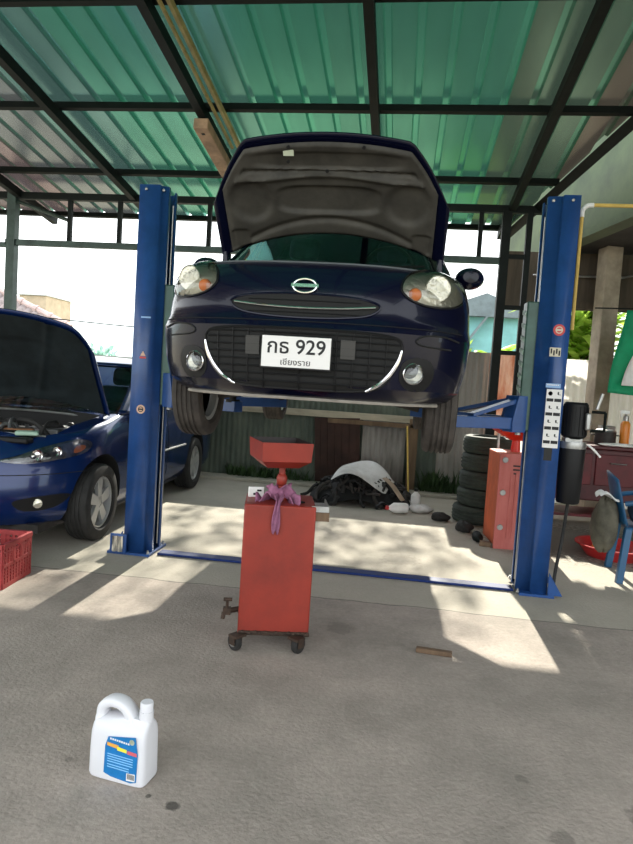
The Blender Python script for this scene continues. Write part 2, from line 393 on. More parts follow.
def patch(b, poly, f, off, rings=6, c=None, back=.02):
    n = len(poly); c = c or (sum(p[0] for p in poly)/n, sum(p[1] for p in poly)/n)
    prev = None
    for r in range(1, rings+1):
        t = r/rings; o = off(t) if callable(off) else off
        ring = [b.V(f(c[0]+(p[0]-c[0])*t, c[1]+(p[1]-c[1])*t, o)) for p in poly]
        if prev is None:
            cv = b.V(f(c[0], c[1], off(0) if callable(off) else off))
            for k in range(n): b.face([cv, ring[k], ring[(k+1) % n]])
        else:
            for k in range(n): b.face([prev[k], ring[k], ring[(k+1) % n], prev[(k+1) % n]])
        prev = ring
    if back:
        ring = [b.V(f(p[0], p[1], -back)) for p in poly]
        for k in range(n): b.face([prev[k], ring[k], ring[(k+1) % n], prev[(k+1) % n]])
    return b
def wheel(parent, c, r, w, side, spokes=5, tread=True, rimmat=None, mt=None, rot=0):
    R0 = r*.66; h = w/2
    prof = [(R0, -h*.8), (R0+.02, -h), (r*.9, -h*1.02), (r*.965, -h*.92), (r*.99, -h*.72)]
    for k in (-.5, -.17, .17, .5):
        prof += [(r, h*(k-.09)), (r-.008, h*(k-.06)), (r-.008, h*(k+.06)), (r, h*(k+.09))]
    prof += [(r*.99, h*.72), (r*.965, h*.92), (r*.9, h*1.02), (R0+.02, h), (R0, h*.8)]
    b = MB().lathe(prof, (0, 0, 0), 'x', 48, close=True)
    t = b.build('wheel', mt or m_rubber, parent, loc=c, rot=(0, 0, rot))
    b = MB(); s = side
    b.lathe([(R0*1.0, -h*.8*s), (R0, h*.82*s), (R0*.94, h*.84*s), (R0*.92, h*.35*s), (R0*.9, -h*.7*s)], (0, 0, 0), 'x', 40, close=True)
    b.lathe([(R0*.9, -h*.2*s), (.02, -h*.2*s)], (0, 0, 0), 'x', 32)
    b.lathe([(R0*.30, h*.1*s), (R0*.27, h*.62*s), (R0*.15, h*.68*s), (.004, h*.68*s)], (0, 0, 0), 'x', 20)
    for k in range(spokes):
        a = 2*pi*k/spokes+.3
        def fn(u, v, ww, a=a): return (ww, u*cos(a)-v*sin(a), u*sin(a)+v*cos(a))
        b.prism([(R0*.2, -R0*.17), (R0*.93, -R0*.24), (R0*.93, R0*.24), (R0*.2, R0*.17)], fn, h*.42*s, h*.70*s)
    b.build('rim', rimmat or m_alloy, t, angle=30)
    b = MB().lathe([(R0*.72, -h*.12*s), (R0*.72, -h*.02*s), (.01, -h*.02*s)], (0, 0, 0), 'x', 32)
    b.build('brake_disc', m_steel, t)
    return t
def leaves(b, c, rad, n, size, rnd, up=.3):
    for i in range(n):
        while True:
            p = Vector((rnd.uniform(-1, 1), rnd.uniform(-1, 1), rnd.uniform(-1, 1)))
            if .35 < p.length < 1: break
        p = Vector((p.x*rad[0], p.y*rad[1], p.z*rad[2]))+Vector(c)
        d = Vector((rnd.uniform(-1, 1), rnd.uniform(-1, 1), rnd.uniform(-.8, 1)*1+up)).normalized()
        s = d.cross(Vector((rnd.uniform(-1, 1), rnd.uniform(-1, 1), rnd.uniform(-1, 1))))
        if s.length < .05: continue
        s.normalize(); L = size*rnd.uniform(.6, 1.3); w = L*.28
        q = d.cross(s)*w*.35
        a, t_ = b.V(p), b.V(p+d*L); l, r = b.V(p+d*L*.45+s*w+q), b.V(p+d*L*.45-s*w+q)
        mid = b.V(p+d*L*.5)
        b.face([a, l, mid]); b.face([l, t_, mid]); b.face([t_, r, mid]); b.face([r, a, mid])

# ------------------------------------------------------------------ the setting
def st(o): o['kind'] = 'structure'; return o
st(MB().grid(lambda u, v: (-7+12*u, -3+12*v, 0), 60, 60).build('floor', m_floor, fix=False))
st(boxo('ground', (0, 30, -.10), (120, 160, .12), m_ground))
EAVE_Y, EAVE_Z, SL = 8.6, 3.574, .1366
def roofz(y): return EAVE_Z+SL*(EAVE_Y-y)
def edge_x(y): return 1.60+(7.04-y)*.226
# roof sheeting: trapezoid ribs running down the slope, cut along the neighbour's wall
xs = []; x = -8.0
while x < 3.4:
    xs += [(x, 0), (x+.18, 0), (x+.193, .042), (x+.237, .042)]; x += .25
b = MB(); prev = None
for x, dz in xs:
    y1 = min(EAVE_Y, 7.04-(x-1.60)/.226)
    if y1 < -1.4: break
    ys = [-1.5+(y1+1.5)*k/6 for k in range(7)]
    col = [b.V((x, y, roofz(y)+dz)) for y in ys]
    if prev:
        for k in range(6): b.face([prev[k], col[k], col[k+1], prev[k+1]])
    prev = col
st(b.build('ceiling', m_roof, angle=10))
ti = [0]
def trim(b, m, **k):
    ti[0] += 1; return st(b.build('trim_%d' % ti[0], m, **k))
PUR = (8.56, 7.25, 5.9, 4.54, 3.2, 1.85, .5)
for y in PUR:      # purlins, with the screw cleats that hold the sheets
    x1 = min(edge_x(y)-.02, 3.2); b = MB(); z = roofz(y)-.034
    b.box(((x1-8)/2, y, z), (x1+8, .055, .062), Matrix.Rotation(-math.atan(SL), 3, 'X'))
    trim(b, m_black)
for x in (-6.6, -5.03, -3.48, -2.0, -.40, 1.14):     # rafters
    y1 = min(EAVE_Y, 7.04-(x-1.60)/.226); b = MB(); L = y1+1.5; ym = (y1-1.5)/2
    b.box((x, ym, roofz(ym)-.115), (.075, L*math.sqrt(1+SL*SL), .10), Matrix.Rotation(-math.atan(SL), 3, 'X'))
    trim(b, m_black)
b = MB(); b.tube([(edge_x(y), y, roofz(y)-.09) for y in (8.6, 4, -1.5)], .07, 4); trim(b, m_black)
# end frame under the eave: two chords, uprights and posts
YT = 7.75
b = MB().box((-2.6, YT, 3.56), (8.2, .07, .085)); trim(b, m_black)
b = MB().box((-2.05, YT, 2.965), (6.3, .06, .075)); trim(b, m_greensteel)
b = MB().box((-6.0, YT, 2.93), (1.8, .06, .06)); trim(b, m_greensteel)
for x in (-4.33, -3.66, -2.49, -1.7, -.9, -.1, .80):
    trim(MB().box((x, YT, 3.26), (.05, .05, .54)), m_black)
trim(MB().box((-5.115, YT, 1.8), (.115, .10, 3.6)), m_greensteel)
trim(MB().box((1.09, YT, 1.78), (.10, .10, 3.55)), m_black)
trim(MB().box((1.35, YT, 1.78), (.065, .065, 3.55)), m_black)
for z in (3.02, 2.43, 1.9): trim(MB().box((1.22, YT, z), (.2, .045, .05)), m_black)
trim(MB().tube([(-5.1, YT, 3.50), (-4.35, YT+.05, 3.27)], .025, 6), m_greensteel)
# back fence of corrugated sheets
def corr(b, x0, x1, z0, z1, y, m, pitch=.076, amp=.011, tilt=0):
    b.use(m); n = int((x1-x0)/pitch*4)
    b.grid(lambda u, v: (x0+(x1-x0)*u+tilt*v, y-amp*cos(2*pi*(x1-x0)*u/pitch), z0+(z1-z0)*v), n, 1)
YF = 8.78
b = MB(); corr(b, -3.3, .62, 0, 1.45, YF, m_fgreen); wb = st(b.build('wall_back', angle=70, fix=False))
b = MB().use(m_fdark).box((-5.3, YF+.06, .71), (4.2, .08, 1.42)); st(b.build('wall_back_left'))
st(boxo('trim_90', (-5.3, YF+.02, 1.51), (4.2, .16, .18), m_cap))
b = MB(); corr(b, .55, 1.16, 0, 1.95, YF-.03, m_fgrey); corr(b, 1.5, 5.5, 0, 1.93, YF+.02, m_fpale, .09, .013); st(b.build('wall_back_right', angle=70, fix=False))
b = MB(); corr(b, 1.13, 1.56, .2, 1.95, YF-.07, m_frust, .085, .013, .02); tag(b.build('rusty_sheet', angle=70, fix=False, solid=.002), 'rust-streaked pale corrugated sheet nailed on the back fence behind black posts', 'metal sheet')
b = MB(); corr(b, -.47, .12, 0, .95, YF-.05, m_fgrey); tag(b.build('grey_sheet', angle=70, fix=False, solid=.002), 'grey corrugated sheet on the fence between brown panel and timber post', 'metal sheet')
b = MB().box((-.80, YF-.10, .47), (.62, .03, .95), Matrix.Rotation(R(5), 3, 'X') @ Matrix.Rotation(R(-3), 3, 'Y'))
for k in range(6): b.box((-1.04+k*.1, YF-.122, .47), (.012, .012, .93), Matrix.Rotation(R(5), 3, 'X') @ Matrix.Rotation(R(-3), 3, 'Y'))
tag(b.build('brown_panel', m_brown), 'dark brown metal panel leaning on the back fence behind scrap heap', 'panel')
tag(boxo('fence_post', (.22, YF-.12, .5), (.12, .10, 1.0), m_wood, bevel=.008), 'weathered timber post standing at the back fence right of scrap heap', 'post')
b = MB().use(m_plank).box((-1.3, YF-.12, .985), (3.2, .05, .09)).use(m_wood).box((-.3, YF-.15, .90), (1.3, .04, .06))
tag(b.build('fence_rail', bevel=.004), 'pale horizontal plank along the fence seen under the lifted car', 'plank')
# neighbouring building on the right
dv = Vector((-.224, .9746, 0)); nv_ = Vector((.9746, .224, 0))
def nb(s, t): return Vector((1.45, 9.61, 0))-dv*s+nv_*t       # s metres towards the camera, t metres to the right
def slab(b, s0, s1, t0, t1, z0, z1):
    P = [nb(s0, t0), nb(s1, t0), nb(s1, t1), nb(s0, t1)]
    lo = [b.V((p.x, p.y, z0)) for p in P]; hi = [b.V((p.x, p.y, z1)) for p in P]
    b.face(lo[::-1]); b.face(hi)
    for i in range(4): b.face([lo[i], lo[(i+1) % 4], hi[(i+1) % 4], hi[i]])
    return b
b = slab(MB(), -.3, 8.5, 0, .14, 3.2, 4.5); slab(b, -.3, 8.5, -.05, 0, 3.2, 3.28); st(b.build('wall_right', m_fascia))
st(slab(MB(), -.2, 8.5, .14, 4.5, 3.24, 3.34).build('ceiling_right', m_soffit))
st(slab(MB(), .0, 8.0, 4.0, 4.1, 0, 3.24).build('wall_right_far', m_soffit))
b = MB().box((2.75, 8.45, 2.88), (3.1, .06, .70)); b.box((2.75, 8.42, 2.58), (3.1, .09, .08)); st(b.build('trim_91', m_board))
trim(MB().tube([(1.55, 8.36, 2.93), (2.6, 8.3, 2.93), (3.4, 7.2, 2.99)], .014, 6), m_steel)
trim(MB().box((2.38, 8.1, 1.62), (.20, .22, 3.24), Matrix.Rotation(R(12), 3, 'Z')), m_col, bevel=.01)

# ------------------------------------------------------------------ background beyond the fence
rn = random.Random(3)
def tree(name, label, c, rad, n, size, m, trunk=True, cat='bush', group=None):
    t = thing(name, label, cat, (c[0], c[1], 0), group=group); b = MB()
    leaves(b, (0, 0, c[2]), rad, n, size, rn); b.build('foliage', m, t, fix=False, angle=20)
    b = MB(); b.tube(spline([(0, 0, 0), (.05, 0, c[2]*.5), (0, .03, c[2])]), [.06]*13, 7)
    for k in range(5):
        a = k*1.26; b.tube([(0, 0, c[2]*.6), (rad[0]*.6*cos(a), rad[1]*.6*sin(a), c[2]+rad[2]*.3)], [.03, .008], 5)
    b.build('stem', m_bark, t)
def palmbush(name, label, c, h, n, L):
    t = thing(name, label, 'bush', c); b = MB()
    for k in range(n):
        a = rn.uniform(0, 2*pi); z0 = h*rn.uniform(.4, .97); le = L*rn.uniform(.6, 1.2); dr = rn.uniform(.1, .9); w = .07*rn.uniform(.8, 1.4)
        p0 = Vector((rn.uniform(-.35, .35), rn.uniform(-.3, .3), z0)); pts = []
        for i in range(7):
            u = i/6; pts.append((p0+Vector((cos(a)*le*u, sin(a)*le*u, min(le*(.75*u-dr*u*u), 3.05-z0))), w*sin(pi*min(.97, .08+u*.9))))
        sd = Vector((-sin(a), cos(a), 0)); rows = [(b.V(p-sd*q), b.V(p+Vector((0, 0, -q*.4))), b.V(p+sd*q)) for p, q in pts]
        for A, B in zip(rows, rows[1:]): b.face([A[0], A[1], B[1], B[0]]); b.face([A[1], A[2], B[2], B[1]])
    b.build('foliage', m_leaf, t, fix=False, angle=60)
    b = MB()
    for k in range(6): b.tube([(rn.uniform(-.1, .1), rn.uniform(-.1, .1), 0), (rn.uniform(-.35, .35), rn.uniform(-.3, .3), h*.8)], .025, 6)
    b.build('stem', m_bark, t)
palmbush('leafy_shrub', 'bright yellow-green long-leaved shrub behind the pale fence right of lift post', (2.75, 10.8, 0), 2.85, 420, .7)
palmbush('leafy_shrub', 'smaller sunlit shrub rising behind the rusty fence sheet between black posts', (1.55, 11.6, 0), 2.2, 120, .5)
tree('bush', 'low sunlit bush peeking over grey fence left of the black post', (.75, 10.0, 1.75), (.42, .4, .42), 420, .16, m_leaf)
tree('bush', 'dull green bush far right behind the blue chair and stacked bottles', (4.6, 10.0, 1.6), (.6, .4, .6), 500, .18, m_leafd)
t = thing('teal_house', 'pale teal house wall with dark gable seen above the fence', 'house', (1.7, 14, 0))
b = MB().box((0, 1.5, 1.55), (2.1, 2.4, 3.1)); b.build('wall', m_teal, t)
b = MB()
for sgn in (-1, 1): b.prism([(-.06, .05), (0, .05), (.62*sgn if sgn > 0 else -.62, .95), (.56*sgn, .95)], lambda u, v, w: (u-.55, w, 3.1-.95+(.95-v)*0+v-.05), .1, .22)
b.build('gable_board', m_slate, t)
b = MB().box((-.95, .2, 2.75), (.35, .1, .8)); b.build('shutter', m_slate, t)
b = MB().prism([(-1.3, 3.05), (1.3, 3.05), (0, 3.55)], lambda u, v, w: (u, w, v), .1, 2.9); b.build('roof', m_slate, t)
# left neighbour: tiled roof, beige annexe, hazy trees
t = thing('tiled_house', 'house with grey ribbed tile roof and pale ridge at far left', 'house', (-11.0, 16, 0))
HA, HB, LA, LB = Vector((-1.6, 0, 4.02)), Vector((2.2, 0, 2.42)), Vector((-2.6, -1.8, 2.1)), Vector((2.15, -.15, 2.22))
b = MB(); b.grid(lambda u, v: (LA.lerp(LB, u)).lerp(HA.lerp(HB, u), v)+Vector((0, -.02, .04))*abs(sin(pi*22*u)), 176, 4); b.build('tile_roof', m_tile, t, solid=.03, fix=False)
b = MB(); b.tube([HA+Vector((0, 0, .03)), HB+Vector((0, 0, .03))], .085, 8)
for k in range(9): p = HA.lerp(HB, (k+.5)/9)+Vector((0, 0, .03)); b.tube([p, p+(HB-HA).normalized()*.09], [.10, .115], 8)
b.build('ridge', m_ridge, t)
b = MB().prism([(-1.6, 0), (2.0, 0), (2.0, 2.35), (-1.6, 3.85)], lambda u, v, w: (u, w, v), .05, .5); b.box((-.3, -.7, .95), (3.6, 1.0, 1.9)); b.build('wall', m_slate, t)
t = thing('beige_building', 'small beige flat-topped building beyond the tiled roof', 'building', (-10.85, 18.2, 0))
b = MB().box((0, 0, 1.70), (.85, 1.4, 3.4)); b.build('wall', m_beige, t)
b = MB().box((0, -.02, 3.46), (.93, 1.5, .10)); b.build('parapet', m_cap, t)
b = MB().box((.1, -.72, 2.2), (.5, .06, .7)); b.build('window', m_slate, t)
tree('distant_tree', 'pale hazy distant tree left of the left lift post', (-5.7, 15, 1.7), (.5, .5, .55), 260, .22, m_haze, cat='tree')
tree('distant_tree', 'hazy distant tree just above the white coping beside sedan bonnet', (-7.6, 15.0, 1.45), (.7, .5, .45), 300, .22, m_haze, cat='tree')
t = thing('unseen_shade_tree', 'unseen tree added beyond the fence to dapple the sunlit floor', 'tree', (-.9, 16, 0)); b = MB()  # guessed tree out of view, added to filter the sun
for cx, n in ((-1.1, 420), (-.2, 420), (.65, 420), (1.2, 230)): leaves(b, (cx, 0, 7.35), (.6 if cx < 1 else .36, .8, 1.5), n, .14, rn)
leaves(b, (2.42, 0, 8.35), (.46, .5, .6), 900, .14, rn)  # dense leaf clump added to block a stray streak of sun
b.build('foliage', m_leaf, t, fix=False, angle=20)
b = MB().tube(spline([(.25, 0, 0), (.3, .05, 3), (.15, 0, 6), (.1, 0, 8)]), [.10-.0045*k for k in range(19)], 8)
for k in range(9): b.tube([(.2, 0, 5.8+.15*k), (1.2*cos(k*2.4), .5*sin(k*2.4), 6.7+.15*k)], [.03, .008], 5)
b.build('trunk', m_bark, t)
b = MB().tube([(-14+2*k, 12.6, 2.55-.06*k+.012*(k-5)**2) for k in range(11)], .012, 5); tag(b.build('overhead_cable', m_black), 'thin overhead cable crossing the white sky at left', 'cable')

# ------------------------------------------------------------------ two post lift
def lift_post(label, loc, sg, right):
    t = thing('lift_post', label, 'car lift', loc, group='blue lift posts')
    X = lambda u: sg*u
    lw = .095 if right else .05; path = [(0, .085), (0, .05), (-lw+.004, .034), (-lw, .0), (-.2, 0), (-.2, .28), (-.05, .28), (0, .23), (0, .195)]
    b = MB(); g = [[b.V((X(u), v, z)) for z in (0.02, 2.8)] for u, v in path]
    for A, B in zip(g, g[1:]): b.face([A[0], B[0], B[1], A[1]])
    b.build('column', m_lift, t, solid=.009, angle=10)
    b = MB().box((X(-.13 if right else -.15), .14, .011), (.24 if right else .34, .36, .018))
    for v in (-.03, .27): b.prism([(0, 0), (.10, 0), (0, .16)], lambda u, w, q, v=v: (X(-.205-u), v+q, .02+w), 0, .012)
    b.build('base_plate', m_lift, t)
    for u, v in ((-.235, .06), (-.235, .24), (.0, -.02), (.0, .30)):
        MB().lathe([(.012, .02), (.012, .032), (.007, .032), (.007, .045)], (X(u), v, 0), 'z', 8).build('anchor_bolt', m_steel, t)
    for u in (-.025, -.15): MB().lathe([(.011, 0), (.011, -.008), (.004, -.012)], (X(u), .02 if u > -.05 else -.004, 2.765), 'y', 8).build('top_bolt', m_steel, t)
    boxo('carriage', (X(-.005), .14, 1.62), (.17, .15, .92), m_carriage, t, bevel=.01)
    b = MB()
    for k in range(9): b.box((X(.082), .14, 1.28+k*.09), (.008, .13, .03), Matrix.Rotation(R(12), 3, 'X'))
    b.build('slide_stripes', m_fpale if False else mat('pale green stripe', (.35, .5, .4), .5), t)
    b = MB().cyl((X(-.09), .14, .05), (X(-.09), .14, 2.7), .03); b.build('hydraulic_ram', m_steel, t)
    b = MB().cyl((X(-.015), .20, .05), (X(-.015), .20, 2.7), .007, n=8); b.build('lift_cable', m_steel, t)
    # swing arms
    for nm, tip in (('front', Vector((X(.72), -.30, 0))), ('rear', Vector((X(.80), 1.0, 0)))):
        base = Vector((X(.07), .09 if nm == 'front' else .2, 0)); d = (tip-base); L = d.length; d.normalize(); s_ = Vector((-d.y, d.x, 0))
        def fn(u, v, w): p = base+d*u+s_*w; return (p.x, p.y, 1.17+v)
        b = MB(); b.prism([(0, 0), (L, 0), (L, .075), (0, .085)], fn, -.04, .04)
        b.prism([(0, .20), (L*.56, .075), (L*.56, .10), (0, .235)], fn, -.035, .035)
        b.prism([(-.02, -.02), (.10, -.02), (.10, .06), (.06, .24), (-.02, .24)], fn, -.055, .055)
        arm = b.build('swing_arm', m_lift, t, bevel=.004)
        b = MB().lathe([(.05, 0), (.05, .02), (.025, .02), (.025, .075), (.055, .07), (.06, .088)], (tip.x-d.x*.06, tip.y-d.y*.06, 1.236), 'z', 16); b.build('pad', m_rubber, arm)
    b = MB().cyl((X(.07), .09, 1.13), (X(.07), .09, 1.43), .022, n=12); b.build('arm_pin', m_steel, t)
    return t
pl = lift_post('blue lift post on the left beside the sedan, with peach gear sticker', (-1.825, 4.605, 0), 1, False)
def disc(x, z, r, m, t, name='sticker', y=-.006, inner=None):
    b = MB().use(m).lathe([(r, 0), (r, -.0015), (.001, -.0015)], (x, y, z), 'y', 24)
    if inner: b.use(inner).lathe([(r*.62, -.0018), (r*.62, -.0024), (r*.45, -.0024), (r*.45, -.0018)], (x, y, z), 'y', 20, close=True); b.box((x, y-.002, z), (r*1.1, .001, r*.35))
    return b.build(name, None, t)
def strip(b, x, z, w, h, y=-.0062, d=.0012): return b.box((x, y, z), (w, d, h))
disc(-.115, 1.123, .034, m_sticker4, pl, inner=m_ink)
b = MB().use(m_sticker4); b.lathe([(.024, 0), (.024, -.0015), (.001, -.0015)], (-.118, -.006, 1.54), 'y', 3); b.use(m_sticker); strip(b, -.118, 1.515, .05, .014, -.0078); b.build('sticker', None, pl)
b = MB().use(m_sticker3); strip(b, -.108, 1.818, .075, .012); b.build('sticker', None, pl)
b = MB()
for u in (-.245, -.20): b.cyl((u+.045-.05, -.055, .03), (u+.045-.05, -.055, .15), .023, n=14)
b.build('roller', m_chrome, pl); boxo('roller_bracket', (-.23, -.04, .085), (.13, .02, .15), m_lift, pl, bevel=.004)
pr = lift_post('blue lift post on the right carrying instruction label and black motor', (.927, 4.605, 0), -1, True)
disc(.132, 1.881, .040, m_sticker, pr, inner=m_sticker2)
b = MB().use(m_sticker2); strip(b, .118, 1.728, .075, .062); b.use(m_ink)
for k in range(4): strip(b, .092+k*.018, 1.728+.006*(-1)**k, .010, .035, -.0075)
b.build('sticker', None, pr)
b = MB().use(m_sticker3); strip(b, .125, 1.495, .10, .03); b.use(m_white)
for k in range(6): strip(b, .088+k*.014, 1.50, .009, .008, -.0075)
b.build('sticker', None, pr)
b = MB().use(m_white); strip(b, .137, 1.265, .105, .41); b.use(m_ink)
for k in range(4):
    z = 1.44-k*.098
    for q in (-.026, .026):
        strip(b, .137+q, z-.045, .046, .022, -.0072)
        if k == 0 and q < 0: b.lathe([(.015, -.001), (.001, -.001)], (.137+q, -.0062, z), 'y', 14)
        else: strip(b, .137+q, z+.004, .010, .018, -.0072); strip(b, .137+q+.008, z-.006, .018, .004, -.0072)
b.build('instruction_label', None, pr)
b = MB().use(m_ink); strip(b, .128, 1.015, .055, .09); b.build('sticker', None, pr)
# hydraulic power unit bolted to the right post
pu = boxo('power_unit', (.31, .10, 1.10), (.12, .10, .08), m_steel, pr, bevel=.006)
b = MB().lathe([(.001, 1.39), (.07, 1.39), (.083, 1.375), (.083, 1.15), (.06, 1.13), (.001, 1.13)], (.318, .10, 0), 'z', 28)
for k in range(18):
    a = k*2*pi/18; b.box((.318+.084*cos(a), .10+.084*sin(a), 1.26), (.008, .008, .2), Matrix.Rotation(a, 3, 'Z'))
b.build('motor', m_plastic, pu); boxo('capacitor', (.385, .03, 1.26), (.035, .05, .12), m_steel, pu, bevel=.01)
b = MB().lathe([(.001, 1.08), (.088, 1.08), (.092, 1.06), (.080, .68), (.074, .668), (.001, .668)], (.315, .10, 0), 'z', 28); b.build('oil_tank', m_plastic, pu)
b = MB().lathe([(.091, 1.11), (.095, 1.085), (.091, 1.06)], (.315, .10, 0), 'z', 28); b.build('clamp_band', m_steel, pu)
b = MB().tube(spline([(.395, .02, 1.10), (.42, 0, 1.08), (.45, .0, 1.05), (.43, .0, 1.075), (.48, -.01, 1.02)]), .007, 6); b.build('wire', m_paper, pu)
b = MB().tube(spline([(.32, .10, .67), (.30, .09, .4), (.26, .03, .2), (.245, 0, .06)]), .012, 8); b.build('hose', m_rubber, pu)
b = MB()
for p, q in (((.40, 0, 1.33), (.49, 0, 1.33)), ((.49, 0, 1.33), (.49, 0, 1.20)), ((.49, 0, 1.20), (.40, 0, 1.20))): b.tube([p, q], .010, 4)
b.build('lever_bracket', m_black, pu)
b = MB().tube([(.425, -.02, 1.35), (.455, -.02, 1.46)], .011, 8); b.build('lever', m_steel, pu)
b = MB().box((-.43, 4.69, .012), (2.68, .11, .018)); tag(b.build('cable_cover', mat('cover blue', (.010, .026, .12), .6, 0, .2, 6, spec=.2), bevel=.005), 'flat blue cable cover strip across the floor between both lift posts', 'cable cover')
b = MB().use(m_yellow).tube([(1.178, 4.74, 1.9), (1.178, 4.74, 2.70)], .013, 8).use(m_paper).tube(spline([(1.178, 4.74, 2.69), (1.181, 4.74, 2.74), (1.21, 4.74, 2.77), (1.25, 4.74, 2.775)]), .016, 8).use(m_yellow).tube([(1.25, 4.74, 2.775), (2.3, 4.74, 2.78)], .013, 8)
tag(b.build('conduit_pipe'), 'yellow conduit pipe with white elbow running off the right lift post top', 'pipe')
# things under the roof
t = thing('light_batten', 'worn brown light batten hanging under the second rafter', 'lamp', (-2.0, 6.0, 3.68))
b = MB().box((.0, .30, -.02), (.14, 1.0, .10), Matrix.Rotation(-math.atan(SL), 3, 'X')); b.build('housing', mat('brown painted wood', (.42, .27, .17), .7, 0, .3, 6), t, bevel=.01)
for v in (-.1, .7): boxo('hanger', (0, v, .06), (.03, .03, .16), m_black, t)
b = MB().tube([(-1.86, y, roofz(y)-.15) for y in (-1.4, 3, 6.4)], .018, 6); b.tube([(-1.80, y, roofz(y)-.12) for y in (-1.4, 3, 7.8)], .03, 6)
tag(b.build('roof_conduit', mat('brass conduit', (.34, .27, .10), .4, .4, .2, 8)), 'brass-toned conduit running along the rafter above the navy car', 'pipe')

# ------------------------------------------------------------------ cars
def greenhouse(sh, zs, z0, z1, parent, paint, rear=True):
    fr = MB(); gl = {k: MB() for k in ('windshield', 'side_window', 'side_window_', 'rear_window')}
    rings = [[(x, y, z) for x, y in sh.loop(z)] for z in zs]; n = len(rings[0])
    cache = {}
    def vert(b, i, k):
        key = (id(b), i, k % n)
        if key not in cache: cache[key] = b.V(rings[i][k % n])
        return cache[key]
    for i in range(len(zs)-1):
        zm = (zs[i]+zs[i+1])/2
        for k in range(n):
            h = k if k < n//2 else n-1-k; b = fr
            if z0 < zm < z1:
                if h < 10: b = gl['windshield']
                elif 14 <= h <= 21 or 23 <= h <= 28: b = gl['side_window' if k < n//2 else 'side_window_']
                elif h >= 34 and rear: b = gl['rear_window']
            b.face([vert(b, i, k), vert(b, i, k+1), vert(b, i+1, k+1), vert(b, i+1, k)])
    fr.face([vert(fr, len(zs)-1, k) for k in range(n)])
    fr.build('cabin_frame', paint, parent, solid=.025, angle=40)
    for k, b in gl.items(): b.build(k.rstrip('_'), m_glass, parent, angle=50)
def seat(parent, x, y, z):
    b = MB().box((x, y, z+.12), (.48, .5, .18)).box((x, y+.28, z+.45), (.46, .14, .6), Matrix.Rotation(R(-14), 3, 'X')).box((x, y+.40, z+.84), (.25, .1, .18), Matrix.Rotation(R(-14), 3, 'X'))
    b.build('seat', m_navycloth, parent, bevel=.05, seg=3)

# --- navy hatchback raised on the lift
CX, CY, CZ = -.50, 3.08, 1.2
car = thing('hatchback', 'navy hatchback raised on the lift with its bonnet propped open', 'car', (CX, CY, CZ))
SH = Shell([(0.125, 0.76, 0.13, 0.62, 2.7, 2, 3.78, .4), (0.15, 0.8, 0.075, 0.6, 2.7, 2, 3.78, .4), (0.2, 0.835, 0.02, 0.57, 2.7, 2, 3.78, .4), (0.3, 0.855, 0, 0.56, 2.7, 2, 3.78, .4), (0.4, 0.862, -0.012, 0.56, 2.7, 2, 3.78, .4), (0.475, 0.864, -0.02, 0.56, 2.7, 2, 3.78, .4), (0.51, 0.862, 0, 0.57, 2.7, 2, 3.78, .4), (0.54, 0.86, 0.022, 0.58, 2.7, 2, 3.78, .4), (0.62, 0.858, 0.032, 0.6, 2.7, 2, 3.72, .4), (0.68, 0.855, 0.045, 0.62, 2.7, 2, 3.72, .4), (0.74, 0.848, 0.075, 0.64, 2.7, 2, 3.72, .4), (0.79, 0.838, 0.125, 0.64, 2.7, 2, 3.72, .4), (0.83, 0.822, 0.2, 0.62, 2.7, 2, 3.72, .4), (0.87, 0.805, 0.36, 0.56, 2.7, 2, 3.72, .4), (0.9, 0.79, 0.6, 0.5, 2.7, 2, 3.72, .4), (0.93, 0.775, 0.93, 0.3, 2.7, 2, 3.72, .4)])
zs = [.125, .135, .15, .175, .2, .23, .27, .32, .37, .42, .45, .475, .49, .51, .525, .54, .58, .62, .65, .68, .71, .74, .765, .79, .81, .83, .85, .87, .885, .90, .915, .93]
body = SH.body(zs, 'body', m_navy, car)
cut = []
for y in (.76, 3.2):
    for s in (-1, 1):
        cut.append(MB().cyl((s*.52, y, .28), (s*1.0, y, .28), .335, n=40).build('cutter', m_dark))
cut.append(MB().box((0, .62, .82), (1.16, .70, .6)).build('cutter', m_dark))
boolean(body, cut)
GH = Shell([(.91, .79, .93, .30, 3.2, 2, 3.68, .25), (1.0, .765, 1.06, .30, 3.2, 2, 3.66, .25), (1.25, .68, 1.42, .28, 3.2, 2, 3.50, .25), (1.42, .60, 1.70, .26, 3.2, 2, 3.35, .25), (1.47, .54, 1.85, .25, 3.2, 2, 3.25, .25), (1.505, .40, 2.05, .25, 3, 2, 3.1, .25), (1.518, .2, 2.3, .2, 3, 2, 2.8, .2)])
greenhouse(GH, [.91, .93, .96, 1.0, 1.1, 1.2, 1.25, 1.32, 1.38, 1.42, 1.445, 1.47, 1.49, 1.505, 1.518], .935, 1.43, car, m_navy)
for x in (-.36, .36): seat(car, x, 1.75, .45)
MB().box((0, 1.32, .93), (1.35, .35, .12), Matrix.Rotation(R(8), 3, 'X')).build('dashboard', m_plastic, car, bevel=.04, seg=3)
MB().lathe([(.17, -.012), (.185, 0), (.17, .012), (.155, 0)], (0, 0, 0), 'y', 28, close=True).build('steering_wheel', m_plastic, car, loc=(.36, 1.50, 1.05), rot=(R(-20), 0, 0))
